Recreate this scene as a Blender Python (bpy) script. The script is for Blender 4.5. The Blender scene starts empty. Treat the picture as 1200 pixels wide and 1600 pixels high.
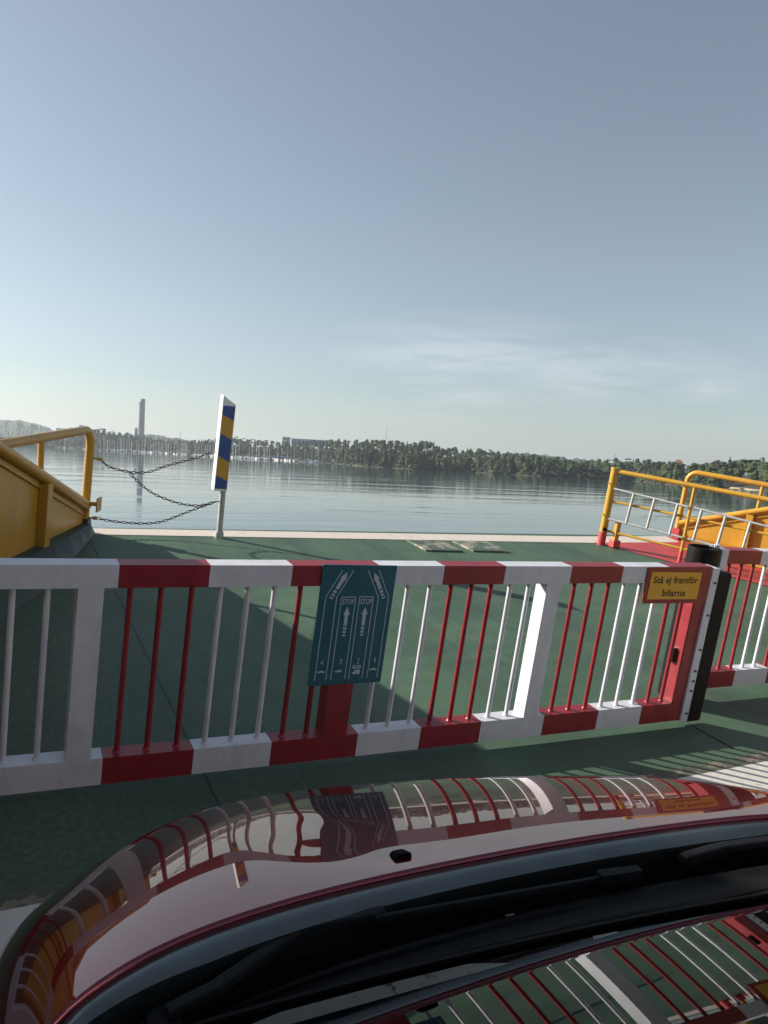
import bpy, math, random
from mathutils import Matrix, Vector, noise
random.seed(7)
SC = bpy.context.scene
COL = SC.collection
PI = math.pi

# ------------------------------------------------------------------ frames
# The ferry lies on the water slightly bow up and heeled; SHIP turns ferry coordinates (x right, y towards
# the bow, z off the deck) into the level world (z = 0 is the water).
SHIP3 = Matrix(((0.99950, 0.0, 0.03148), (0.00411, 0.99142, -0.13061), (-0.03121, 0.13068, 0.99093)))
CAM_SHIP = Vector((0.0, 0.0, 2.0))
SHIP_T = Vector((0, 0, 5.0)) - SHIP3 @ CAM_SHIP
SHIP = Matrix.Translation(SHIP_T) @ SHIP3.to_4x4()

# ------------------------------------------------------------------ camera
cam_d = bpy.data.cameras.new('camera')
cam = bpy.data.objects.new('camera', cam_d); COL.objects.link(cam)
cam_d.sensor_fit = 'VERTICAL'; cam_d.sensor_height = 36.0; cam_d.lens = 36.0 * 1187.0 / 1600.0
cam_d.clip_start = 0.05; cam_d.clip_end = 30000
Rc = Matrix(((0.88632, -0.04739, -0.46064), (-0.44173, 0.21199, -0.87175), (0.13896, 0.97612, 0.16695)))
cam.matrix_world = Matrix.Translation((0, 0, 5.0)) @ (SHIP3 @ Rc).to_4x4()
SC.camera = cam

# ------------------------------------------------------------------ light
SUN_DIR = (SHIP3 @ Vector((-1.98, 1.66, 1.0))).normalized()
SUN_EL = math.asin(SUN_DIR.z); SUN_AZ = math.atan2(SUN_DIR.x, SUN_DIR.y)
world = bpy.data.worlds.new('World'); SC.world = world; world.use_nodes = True
nt = world.node_tree; nt.nodes.clear()
sky = nt.nodes.new('ShaderNodeTexSky'); sky.sky_type = 'NISHITA'; sky.sun_disc = False
sky.sun_elevation = SUN_EL; sky.sun_rotation = SUN_AZ
sky.altitude = 0; sky.air_density = 1.0; sky.dust_density = 0.8; sky.ozone_density = 1.0
bg = nt.nodes.new('ShaderNodeBackground'); bg.inputs['Strength'].default_value = 0.067
out = nt.nodes.new('ShaderNodeOutputWorld')
hsv = nt.nodes.new('ShaderNodeHueSaturation'); hsv.inputs['Saturation'].default_value = 0.62
nt.links.new(sky.outputs[0], hsv.inputs['Color'])
tint = nt.nodes.new('ShaderNodeMixRGB'); tint.blend_type = 'MULTIPLY'; tint.inputs['Fac'].default_value = 1.0
tint.inputs['Color2'].default_value = (0.94, 0.993, 1.01, 1); nt.links.new(hsv.outputs[0], tint.inputs['Color1'])
# thin cirrus wisps in one part of the sky
tc = nt.nodes.new('ShaderNodeTexCoord')
def vmath(op, a, b=None):
    n = nt.nodes.new('ShaderNodeVectorMath'); n.operation = op
    nt.links.new(a, n.inputs[0])
    if isinstance(b, (tuple, Vector)): n.inputs[1].default_value = b
    elif b is not None: nt.links.new(b, n.inputs[1])
    return n
def wmath(op, a, b=None, c=None):
    n = nt.nodes.new('ShaderNodeMath'); n.operation = op
    for i, v in enumerate((a, b, c)):
        if v is None: continue
        if isinstance(v, (int, float)): n.inputs[i].default_value = v
        else: nt.links.new(v, n.inputs[i])
    return n.outputs[0]
def dirv(az, el):
    az = math.radians(az); el = math.radians(el)
    return Vector((math.sin(az) * math.cos(el), math.cos(az) * math.cos(el), math.sin(el)))
mp = nt.nodes.new('ShaderNodeMapping'); mp.inputs['Rotation'].default_value = (0, 0, math.radians(36)); mp.vector_type = 'POINT'
nt.links.new(tc.outputs['Generated'], mp.inputs[0])
sc_ = vmath('MULTIPLY', mp.outputs[0], (1.8, 2.6, 12.0))
nz = nt.nodes.new('ShaderNodeTexNoise'); nz.inputs['Scale'].default_value = 2.6; nz.inputs['Detail'].default_value = 12
nz.inputs['Roughness'].default_value = 0.62; nz.inputs['Distortion'].default_value = 0.25
nt.links.new(sc_.outputs[0], nz.inputs['Vector'])
wisp = wmath('MULTIPLY', wmath('SUBTRACT', nz.outputs[0], 0.44), 1.6)
masks = None
for az, el, rad in ((33, 8.2, 12), (42, 7.0, 11), (30, 5.0, 9), (49, 6.2, 6)):
    d = vmath('SUBTRACT', tc.outputs['Generated'], dirv(az, el))
    d2 = vmath('MULTIPLY', d.outputs[0], (1, 1, 3.6))
    ln = nt.nodes.new('ShaderNodeVectorMath'); ln.operation = 'LENGTH'; nt.links.new(d2.outputs[0], ln.inputs[0])
    m = wmath('SUBTRACT', 1.0, wmath('DIVIDE', ln.outputs['Value'], math.radians(rad)))
    m = wmath('MAXIMUM', m, 0.0)
    masks = m if masks is None else wmath('MAXIMUM', masks, m)
cl = nt.nodes.new('ShaderNodeClamp'); nt.links.new(wmath('MULTIPLY', wmath('MULTIPLY', wisp, masks), 0.95), cl.inputs[0])
cl.inputs['Max'].default_value = 0.22
mixc = nt.nodes.new('ShaderNodeMixRGB'); mixc.inputs['Color2'].default_value = (9.0, 8.9, 9.2, 1)
nt.links.new(cl.outputs[0], mixc.inputs['Fac']); nt.links.new(tint.outputs[0], mixc.inputs['Color1'])
nt.links.new(mixc.outputs[0], bg.inputs['Color']); nt.links.new(bg.outputs[0], out.inputs['Surface'])

sun_d = bpy.data.lights.new('sun', 'SUN'); sun_d.energy = 5.0; sun_d.angle = math.radians(0.53); sun_d.color = (1.0, 0.90, 0.76)
sun = bpy.data.objects.new('sun', sun_d); COL.objects.link(sun)
sun.rotation_euler = (-SUN_DIR).to_track_quat('-Z', 'Y').to_euler(); sun.location = (0, 0, 60)
vs = SC.view_settings; vs.view_transform = 'Standard'; vs.look = 'None'; vs.exposure = 0.88; vs.gamma = 1.0; vs.use_curve_mapping = False

# ------------------------------------------------------------------ materials
def nodes_of(m):
    m.use_nodes = True
    return m.node_tree, m.node_tree.nodes['Principled BSDF']
def mat(name, color, rough=0.5, metal=0.0, var=0.12, vscale=6.0, bump=0.0, bscale=60.0, spec=0.5, coat=0.0, coat_ior=1.5,
        dirt=None, dirt_amt=0.0, dirt_scale=3.0, rvar=0.08, streak=1.0):
    m = bpy.data.materials.new(name); t, b = nodes_of(m)
    c = t.nodes.new('ShaderNodeTexCoord')
    n = t.nodes.new('ShaderNodeTexNoise'); n.inputs['Scale'].default_value = vscale; n.inputs['Detail'].default_value = 6
    t.links.new(c.outputs['Object'], n.inputs['Vector'])
    r = t.nodes.new('ShaderNodeValToRGB')
    r.color_ramp.elements[0].position = 0.3; r.color_ramp.elements[1].position = 0.7
    r.color_ramp.elements[0].color = tuple(x * (1 - var) for x in color) + (1,)
    r.color_ramp.elements[1].color = tuple(min(1, x * (1 + var)) for x in color) + (1,)
    t.links.new(n.outputs[0], r.inputs[0]); cur = r.outputs[0]
    if dirt:
        n2 = t.nodes.new('ShaderNodeTexNoise'); n2.inputs['Scale'].default_value = dirt_scale; n2.inputs['Detail'].default_value = 9
        n2.inputs['Roughness'].default_value = 0.7
        mp_ = t.nodes.new('ShaderNodeMapping'); mp_.inputs['Scale'].default_value = (1, 1, streak)
        t.links.new(c.outputs['Object'], mp_.inputs[0]); t.links.new(mp_.outputs[0], n2.inputs['Vector'])
        r2 = t.nodes.new('ShaderNodeValToRGB'); r2.color_ramp.elements[0].position = 0.62 - 0.25 * dirt_amt
        r2.color_ramp.elements[1].position = 0.78; r2.color_ramp.elements[1].color = (dirt_amt,) * 3 + (1,)
        t.links.new(n2.outputs[0], r2.inputs[0])
        mx = t.nodes.new('ShaderNodeMixRGB'); mx.inputs['Color2'].default_value = tuple(dirt) + (1,)
        t.links.new(r2.outputs[0], mx.inputs['Fac']); t.links.new(cur, mx.inputs['Color1']); cur = mx.outputs[0]
    t.links.new(cur, b.inputs['Base Color'])
    mr = t.nodes.new('ShaderNodeMapRange'); mr.inputs['To Min'].default_value = max(0.02, rough - rvar)
    mr.inputs['To Max'].default_value = min(1, rough + rvar); t.links.new(n.outputs[0], mr.inputs['Value'])
    t.links.new(mr.outputs[0], b.inputs['Roughness'])
    b.inputs['Metallic'].default_value = metal; b.inputs['Specular IOR Level'].default_value = spec
    b.inputs['Coat Weight'].default_value = coat; b.inputs['Coat IOR'].default_value = coat_ior; b.inputs['Coat Roughness'].default_value = 0.015
    if bump:
        n3 = t.nodes.new('ShaderNodeTexNoise'); n3.inputs['Scale'].default_value = bscale; n3.inputs['Detail'].default_value = 3
        t.links.new(c.outputs['Object'], n3.inputs['Vector'])
        bp = t.nodes.new('ShaderNodeBump'); bp.inputs['Strength'].default_value = 1.0; bp.inputs['Distance'].default_value = bump
        t.links.new(n3.outputs[0], bp.inputs['Height']); t.links.new(bp.outputs[0], b.inputs['Normal'])
    return m
M = {}
M['white'] = mat('white_gate_paint', (0.56, 0.58, 0.65), 0.42, var=0.06, vscale=9, bump=0.0006, bscale=35, dirt=(0.27, 0.25, 0.24), dirt_amt=0.45, dirt_scale=9, streak=0.3)
M['red'] = mat('red_gate_paint', (0.23, 0.016, 0.026), 0.4, var=0.14, vscale=9, bump=0.0006, bscale=35, dirt=(0.12, 0.025, 0.022), dirt_amt=0.6, dirt_scale=10, streak=0.35)
M['yellow'] = mat('yellow_ferry_paint', (0.47, 0.262, 0.032), 0.33, var=0.07, vscale=3, bump=0.0006, bscale=12, dirt=(0.22, 0.12, 0.05), dirt_amt=0.5, dirt_scale=4.0, streak=0.3)
M['redpaint'] = mat('red_deck_paint', (0.46, 0.05, 0.05), 0.5, var=0.14, vscale=2.5, bump=0.001, bscale=40, dirt=(0.2, 0.05, 0.05), dirt_amt=0.6, dirt_scale=3)
M['rubber'] = mat('black_rubber', (0.009, 0.009, 0.0095), 0.6, spec=0.15, var=0.3, vscale=7, bump=0.0008, bscale=30, dirt=(0.018, 0.017, 0.017), dirt_amt=0.3, dirt_scale=9)
M['galv'] = mat('galvanised_steel', (0.42, 0.43, 0.44), 0.45, metal=0.35, var=0.15, vscale=14, bump=0.0004, bscale=60)
M['steel'] = mat('dark_chain_steel', (0.10, 0.095, 0.09), 0.45, metal=0.7, var=0.3, vscale=30)
M['postwhite'] = mat('white_marker_paint', (0.78, 0.78, 0.76), 0.4, var=0.04)
M['blue'] = mat('blue_marker_film', (0.035, 0.09, 0.29), 0.35, var=0.06)
M['amber'] = mat('yellow_marker_film', (0.55, 0.30, 0.045), 0.35, var=0.06)
M['signblue'] = mat('teal_sign_face', (0.012, 0.095, 0.135), 0.38, var=0.06, vscale=4, dirt=(0.03, 0.12, 0.17), dirt_amt=0.35, dirt_scale=12)
M['signink'] = mat('pale_sign_print', (0.42, 0.50, 0.56), 0.4, var=0.05)
M['signyellow'] = mat('yellow_sign_face', (0.62, 0.33, 0.03), 0.4, var=0.04, dirt=(0.4, 0.22, 0.03), dirt_amt=0.25, dirt_scale=10)
M['black'] = mat('black_print', (0.012, 0.011, 0.01), 0.4, var=0.1)
M['bolt'] = mat('bolt_steel', (0.12, 0.12, 0.12), 0.35, metal=0.7)
M['weld'] = mat('dark_deck_seam', (0.03, 0.045, 0.04), 0.7, var=0.3, vscale=20)
M['coaming'] = mat('dark_green_coaming', (0.028, 0.058, 0.052), 0.5, var=0.2, vscale=5, bump=0.001)
M['hull'] = mat('yellow_hull_paint', (0.66, 0.32, 0.03), 0.4, var=0.08, vscale=1, dirt=(0.25, 0.15, 0.08), dirt_amt=0.5, dirt_scale=0.8)

def deck_material():
    m = bpy.data.materials.new('green_deck_paint'); t, b = nodes_of(m); L = t.links.new
    c = t.nodes.new('ShaderNodeTexCoord')
    def nz(scale, det, rough=0.6, vec=None, dist=0.0):
        n = t.nodes.new('ShaderNodeTexNoise'); n.inputs['Scale'].default_value = scale; n.inputs['Detail'].default_value = det
        n.inputs['Roughness'].default_value = rough; n.inputs['Distortion'].default_value = dist
        L(vec or c.outputs['Object'], n.inputs['Vector']); return n.outputs[0]
    def ramp(v, stops):
        r = t.nodes.new('ShaderNodeValToRGB'); e = r.color_ramp.elements
        e[0].position, e[0].color = stops[0][0], stops[0][1] + (1,); e[1].position, e[1].color = stops[-1][0], stops[-1][1] + (1,)
        for p, col in stops[1:-1]:
            x = e.new(p); x.color = col + (1,)
        L(v, r.inputs[0]); return r.outputs[0]
    def mix(f, a, bb, typ='MIX'):
        x = t.nodes.new('ShaderNodeMixRGB'); x.blend_type = typ
        for i, v in zip(('Fac', 'Color1', 'Color2'), (f, a, bb)):
            if isinstance(v, float): x.inputs[i].default_value = v
            elif isinstance(v, tuple): x.inputs[i].default_value = v + (1,)
            else: L(v, x.inputs[i])
        return x.outputs[0]
    base = ramp(nz(0.55, 8), [(0.3, (0.045, 0.088, 0.060)), (0.52, (0.064, 0.122, 0.080)), (0.72, (0.088, 0.148, 0.098))])
    mp1 = t.nodes.new('ShaderNodeMapping'); mp1.inputs['Scale'].default_value = (0.5, 3.0, 1); mp1.inputs['Rotation'].default_value = (0, 0, 0.05)
    L(c.outputs['Object'], mp1.inputs[0])
    brush = nz(1.2, 7, vec=mp1.outputs[0])
    base = mix(0.45, base, ramp(brush, [(0.3, (0.040, 0.078, 0.056)), (0.7, (0.092, 0.148, 0.100))]))
    # scuffs: short pale streaks and dark oily spots
    mp2 = t.nodes.new('ShaderNodeMapping'); mp2.inputs['Scale'].default_value = (9.0, 0.35, 1); mp2.inputs['Rotation'].default_value = (0, 0, -0.5)
    L(c.outputs['Object'], mp2.inputs[0])
    st = ramp(nz(2.2, 5, 0.75, mp2.outputs[0]), [(0.62, (0.0,) * 3), (0.70, (0.6,) * 3)])
    base = mix(st, base, (0.16, 0.20, 0.16))
    mp4 = t.nodes.new('ShaderNodeMapping'); mp4.inputs['Scale'].default_value = (14.0, 0.6, 1); mp4.inputs['Rotation'].default_value = (0, 0, -0.15)
    L(c.outputs['Object'], mp4.inputs[0])
    st2 = ramp(nz(3.2, 3, 0.6, mp4.outputs[0]), [(0.70, (0.0,) * 3), (0.76, (0.35,) * 3)])
    base = mix(st2, base, (0.035, 0.055, 0.05))
    sp = ramp(nz(3.5, 10, 0.8), [(0.62, (0.0,) * 3), (0.75, (0.6,) * 3)])
    base = mix(sp, base, (0.032, 0.048, 0.042))
    ru = ramp(nz(0.32, 6, 0.6), [(0.60, (0.0,) * 3), (0.78, (0.45,) * 3)])
    base = mix(ru, base, (0.12, 0.085, 0.06))
    fl = ramp(nz(60, 2, 0.5), [(0.69, (0.0,) * 3), (0.73, (0.5,) * 3)])
    base = mix(fl, base, (0.15, 0.19, 0.15))
    mp5 = t.nodes.new('ShaderNodeMapping'); mp5.inputs['Scale'].default_value = (1.5, 0.07, 1)
    L(c.outputs['Object'], mp5.inputs[0])
    ty = ramp(nz(1.1, 6, 0.62, mp5.outputs[0]), [(0.48, (0.0,) * 3), (0.64, (0.55,) * 3)])
    base = mix(ty, base, (0.040, 0.062, 0.050))
    bl_ = ramp(nz(0.9, 9, 0.7), [(0.56, (0.0,) * 3), (0.66, (0.35,) * 3)])
    base = mix(bl_, base, (0.115, 0.165, 0.125))
    # gravelly non slip grit towards the sides
    sx = t.nodes.new('ShaderNodeSeparateXYZ'); L(c.outputs['Object'], sx.inputs[0])
    mr = t.nodes.new('ShaderNodeMapRange'); mr.inputs['From Min'].default_value = 2.6; mr.inputs['From Max'].default_value = 0.5
    L(sx.outputs[0], mr.inputs['Value'])
    gr = ramp(nz(34, 5, 0.7), [(0.36, (0.68,) * 3), (0.66, (1.2,) * 3)])
    gm = mix(1.0, base, gr, 'MULTIPLY')
    base = mix(mr.outputs[0], base, gm)
    L(base, b.inputs['Base Color'])
    rr = t.nodes.new('ShaderNodeMapRange'); rr.inputs['To Min'].default_value = 0.42; rr.inputs['To Max'].default_value = 0.75
    L(brush, rr.inputs['Value']); L(rr.outputs[0], b.inputs['Roughness'])
    h1 = nz(110, 3); h2 = nz(1.4, 4)
    ad = t.nodes.new('ShaderNodeMath'); ad.operation = 'MULTIPLY'; ad.inputs[1].default_value = 0.5; L(h1, ad.inputs[0])
    ad1 = t.nodes.new('ShaderNodeMath'); ad1.operation = 'MULTIPLY'; L(ad.outputs[0], ad1.inputs[0]); L(mr.outputs[0], ad1.inputs[1])
    ad3 = t.nodes.new('ShaderNodeMath'); ad3.operation = 'MULTIPLY_ADD'; L(ad.outputs[0], ad3.inputs[0]); ad3.inputs[1].default_value = 0.25; L(ad1.outputs[0], ad3.inputs[2])
    ad2 = t.nodes.new('ShaderNodeMath'); ad2.operation = 'MULTIPLY_ADD'; ad2.inputs[1].default_value = 4.0
    L(h2, ad2.inputs[0]); L(ad3.outputs[0], ad2.inputs[2])
    bp = t.nodes.new('ShaderNodeBump'); bp.inputs['Distance'].default_value = 0.0045; bp.inputs['Strength'].default_value = 1
    L(ad2.outputs[0], bp.inputs['Height']); L(bp.outputs[0], b.inputs['Normal'])
    b.inputs['Specular IOR Level'].default_value = 0.25
    return m
M['deck'] = deck_material()

def worn(name, paint, under, amt, scale, rough=0.6):
    m = bpy.data.materials.new(name); t, b = nodes_of(m); L = t.links.new
    c = t.nodes.new('ShaderNodeTexCoord')
    n = t.nodes.new('ShaderNodeTexNoise'); n.inputs['Scale'].default_value = scale; n.inputs['Detail'].default_value = 12; n.inputs['Roughness'].default_value = 0.72
    L(c.outputs['Object'], n.inputs['Vector'])
    r = t.nodes.new('ShaderNodeValToRGB'); r.color_ramp.elements[0].position = 0.5 - 0.02 + amt; r.color_ramp.elements[1].position = 0.52 + amt
    L(n.outputs[0], r.inputs[0])
    n2 = t.nodes.new('ShaderNodeTexNoise'); n2.inputs['Scale'].default_value = scale * 5; n2.inputs['Detail'].default_value = 6
    L(c.outputs['Object'], n2.inputs['Vector'])
    v = t.nodes.new('ShaderNodeMixRGB'); v.inputs['Color1'].default_value = tuple(x * 0.85 for x in paint) + (1,); v.inputs['Color2'].default_value = tuple(paint) + (1,)
    L(n2.outputs[0], v.inputs['Fac'])
    x = t.nodes.new('ShaderNodeMixRGB'); x.inputs['Color2'].default_value = tuple(under) + (1,)
    L(r.outputs[0], x.inputs['Fac']); L(v.outputs[0], x.inputs['Color1']); L(x.outputs[0], b.inputs['Base Color'])
    b.inputs['Roughness'].default_value = rough
    bp = t.nodes.new('ShaderNodeBump'); bp.inputs['Distance'].default_value = 0.003; L(n2.outputs[0], bp.inputs['Height']); L(bp.outputs[0], b.inputs['Normal'])
    return m
M['whitefloor'] = worn('worn_white_deck_paint', (0.62, 0.61, 0.58), (0.12, 0.11, 0.09), 0.11, 5.0)
M['edgewhite'] = worn('white_bow_edge_paint', (0.66, 0.60, 0.55), (0.30, 0.24, 0.20), 0.12, 6.0)
M['joint'] = worn('grimy_deck_joint', (0.07, 0.085, 0.065), (0.20, 0.17, 0.13), 0.03, 9.0)
M['wornplate'] = worn('worn_green_plate_paint', (0.30, 0.27, 0.22), (0.055, 0.095, 0.07), -0.02, 3.2)

# ------------------------------------------------------------------ mesh building
class MB:
    def __init__(s): s.v = []; s.f = []
    def add(s, vs, fs):
        o = len(s.v); s.v += [tuple(v) for v in vs]; s.f += [tuple(i + o for i in f) for f in fs]; return s
    def box(s, x0, x1, y0, y1, z0, z1):
        return s.add([(x0,y0,z0),(x1,y0,z0),(x1,y1,z0),(x0,y1,z0),(x0,y0,z1),(x1,y0,z1),(x1,y1,z1),(x0,y1,z1)],
                     [(0,3,2,1),(4,5,6,7),(0,1,5,4),(1,2,6,5),(2,3,7,6),(3,0,4,7)])
    def hexa(s, b, t):   # bottom 4 and top 4 points, counter-clockwise seen from above
        return s.add(list(b) + list(t), [(0,3,2,1),(4,5,6,7),(0,1,5,4),(1,2,6,5),(2,3,7,6),(3,0,4,7)])
    def tube(s, pts, r, n=12, caps=True, radii=None):
        pts = [Vector(p) for p in pts]; rings = []
        up = None
        for i, p in enumerate(pts):
            a = pts[i] - pts[i-1] if i > 0 else pts[1] - pts[0]
            b = pts[i+1] - pts[i] if i < len(pts)-1 else a
            d = (a.normalized() + b.normalized()).normalized()
            if up is None: up = Vector((0,0,1)) if abs(d.z) < 0.9 else Vector((0,1,0))
            u = (up - d * up.dot(d)).normalized(); w = d.cross(u); up = u
            rr = radii[i] if radii else r
            k = 1.0 / max(0.5, math.cos(a.angle(b) / 2)) if i not in (0, len(pts)-1) else 1.0
            rings.append([p + (u * math.cos(2*PI*j/n) + w * math.sin(2*PI*j/n)) * rr for j in range(n)])
        vs = [v for g in rings for v in g]; fs = []
        for i in range(len(pts)-1):
            for j in range(n):
                fs.append((i*n+j, i*n+(j+1)%n, (i+1)*n+(j+1)%n, (i+1)*n+j))
        if caps: fs.append(tuple(range(n-1,-1,-1))); fs.append(tuple((len(pts)-1)*n+j for j in range(n)))
        return s.add(vs, fs)
    def poly_y(s, pts, y0, y1):   # polygon in x,z extruded along y (y0 nearer the viewer)
        n = len(pts); vs = [(x,y0,z) for x,z in pts] + [(x,y1,z) for x,z in pts]
        fs = [tuple(range(n)), tuple(range(2*n-1, n-1, -1))] + [(i, i+n, (i+1)%n+n, (i+1)%n) for i in range(n)]
        return s.add(vs, fs)
    def poly_z(s, pts, z0, z1):
        n = len(pts); vs = [(x,y,z0) for x,y in pts] + [(x,y,z1) for x,y in pts]
        fs = [tuple(range(n-1,-1,-1)), tuple(range(n, 2*n))] + [(i, (i+1)%n, (i+1)%n+n, i+n) for i in range(n)]
        return s.add(vs, fs)
    def torus(s, c, ax, ay, L, W, r, n=12, k=5):   # chain link: long axis ax, short axis ay
        c = Vector(c); az = ax.cross(ay); ring = []
        for i in range(n):
            a = 2*PI*i/n; px = math.cos(a); py = math.sin(a)
            cx = L/2*px; cy = W/2*py*(1.0 if abs(px) < 0.5 else 0.95)
            rad = (ax*px*W + ay*py*L).normalized()
            ctr = c + ax*cx + ay*cy
            ring.append([ctr + rad*math.cos(2*PI*j/k)*r + az*math.sin(2*PI*j/k)*r for j in range(k)])
        vs = [v for g in ring for v in g]
        return s.add(vs, [(i*k+j, i*k+(j+1)%k, ((i+1)%n)*k+(j+1)%k, ((i+1)%n)*k+j) for i in range(n) for j in range(k)])
ship_roots = []
def root_loc(o):
    while o.parent: o = o.parent
    return Vector(o['base']) if 'base' in o else Vector((0,0,0))
def obj(name, mb, m, parent=None, bevel=0.0, smooth=False, stuff=False, segs=2):
    me = bpy.data.meshes.new(name)
    off = root_loc(parent) if parent else Vector((0,0,0))
    me.from_pydata([(v[0]-off.x, v[1]-off.y, v[2]-off.z) for v in mb.v], [], mb.f)
    me.update(); me.materials.append(m)
    if smooth:
        for p in me.polygons: p.use_smooth = True
    o = bpy.data.objects.new(name, me); COL.objects.link(o)
    if parent: o.parent = parent
    if bevel:
        bv = o.modifiers.new('bevel', 'BEVEL'); bv.width = bevel; bv.segments = segs; bv.limit_method = 'ANGLE'
    if smooth:
        me.set_sharp_from_angle(angle=math.radians(40))
    if stuff: o['kind'] = 'stuff'
    return o
def tag(o, label, cat, group=None):
    o['label'] = label; o['category'] = cat
    if group: o['group'] = group
    return o
def thing(name, label, cat, loc, ship=True, group=None):
    o = bpy.data.objects.new(name, None); COL.objects.link(o); o.empty_display_size = 0.2
    o.location = loc; o['base'] = tuple(loc)
    if ship: ship_roots.append(o)
    return tag(o, label, cat, group)
def struct(name, mb, m, ship=True, **kw):
    o = obj(name, mb, m, **kw); o['kind'] = 'structure'
    if ship: ship_roots.append(o)
    return o

# ================================================================== FERRY
WL0 = Vector((0.90, 8.40, 0)); WLD = Vector((-0.435, -0.90, 0)).normalized()
WR0 = Vector((10.80, 9.36, 0)); WRD = Vector((0.435, -0.90, 0)).normalized()
FR0 = Vector((8.45, 8.70, 0)); FRD = WRD.copy()
def wl(s, z=0.0, inn=0.0):
    p = WL0 + WLD * s + Vector((-WLD.y, WLD.x, 0)) * inn; return Vector((p.x, p.y, z))
def wr(s, z=0.0, inn=0.0):
    p = WR0 + WRD * s + Vector((WRD.y, -WRD.x, 0)) * inn; return Vector((p.x, p.y, z))
def fr(s, z=0.0, inn=0.0):
    p = FR0 + FRD * s + Vector((FRD.y, -FRD.x, 0)) * inn; return Vector((p.x, p.y, z))
LS = 9.0
outline = [(0.90, 8.62), (0.8, 8.4), tuple(wl(LS, 0, -0.1).xy), (wl(LS).x-0.1, -14), (wr(LS).x+0.1, -14), tuple(wr(LS, 0, -0.1).xy), (11.0, 9.45), (10.8, 9.60)]
outline = outline[::-1]
mb = MB(); n = len(outline)
# slab: deck surface, hull sides raked inwards below
zs = [(-0.0, 0.0), (-0.35, 0.02), (-2.3, 0.9)]
cx, cy = 5.5, -2.0
vs = []
for z, k in zs:
    for x, y in outline:
        dx, dy = x-cx, y-cy; d = math.hypot(dx, dy); vs.append((x-dx/d*k, y-dy/d*k*1.4, z))
fs = [tuple(reversed(range(n)))]
fs = [tuple(range(n))]
for k in range(2):
    for i in range(n): fs.append((k*n+i, (k+1)*n+i, (k+1)*n+(i+1)%n, k*n+(i+1)%n))
mb.add(vs, fs[1:]); hull = struct('ferry_hull', mb, M['hull'])
mb = MB(); mb.add([(x, y, 0) for x, y in outline], [tuple(range(n-1,-1,-1))])
deck = struct('ferry_deck', mb, M['deck'])
deck.data.flip_normals() if deck.data.polygons[0].normal.z < 0 else None
# white strip along the bow edge, red side deck, white painted band
mb = MB(); mb.add([(0.96, 8.30, .004), (8.46, 8.80, .004), (10.66, 9.10, .004), (10.78, 9.56, .004), (8.4, 9.22, .004), (0.98, 8.58, .004)], [(0,1,4,5), (1,2,3,4)])
struct('bow_edge_strip', mb, M['edgewhite'])
mb = MB(); a = fr(-0.12, .008); b_ = fr(LS, .008); c_ = wr(LS, .008, 0.02); d_ = wr(-0.02, .008, 0.02)
mb.add([a, b_, c_, d_, (10.6, 9.09, .008), (8.50, 8.80, .008)], [(0,1,2,3,4,5)]); struct('red_side_deck', mb, M['redpaint'])
mb = MB(); e1 = [(-1.2, 2.585), (4.4, 2.79), (9.2, 2.97)]; e0 = [(-1.2, 1.2), (4.4, 1.35), (9.2, 1.5)]
mb.add([(x, y, .004) for x, y in e1] + [(x, y, .004) for x, y in e0], [(3,4,1,0), (4,5,2,1)]); struct('white_deck_band', mb, M['whitefloor'])
mb = MB(); mb.add([(x, y+.075, .0042) for x, y in e1] + [(x, y-.015, .0042) for x, y in e1], [(3,4,1,0), (4,5,2,1)]); struct('worn_joint', mb, M['joint'])
# seams and the two worn plates are parts of the deck
def seam(p0, p1, w=0.011, h=0.004, name='deck_seam'):
    p0 = Vector(p0); p1 = Vector(p1); d = (p1-p0).normalized(); q = Vector((-d.y, d.x, 0))*w/2
    m_ = MB(); b4 = [p0-q, p1-q, p1+q, p0+q]; m_.hexa([v + Vector((0,0,-0.01)) for v in b4], [v + Vector((0,0,h)) for v in b4])
    return obj(name, m_, M['weld'], deck)
seam((0.93, 8.28, 0), (1.01, 2.62, 0), 0.007, 0.002); seam((4.33, 3.25, 0), (4.34, 2.93, 0), 0.014); seam((4.33, 3.25, 0), (4.30, 8.50, 0), 0.008, 0.002)
seam((7.35, 8.7, 0), (7.55, 3.0, 0), 0.006, 0.002)
for x0, x1, y0, y1 in ((4.88, 5.43, 7.97, 8.50), (5.62, 6.20, 8.01, 8.55)):
    m_ = MB(); m_.box(x0, x1, y0, y1, -0.01, 0.022); obj('worn_deck_plate', m_, M['wornplate'], deck, bevel=0.006)

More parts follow.
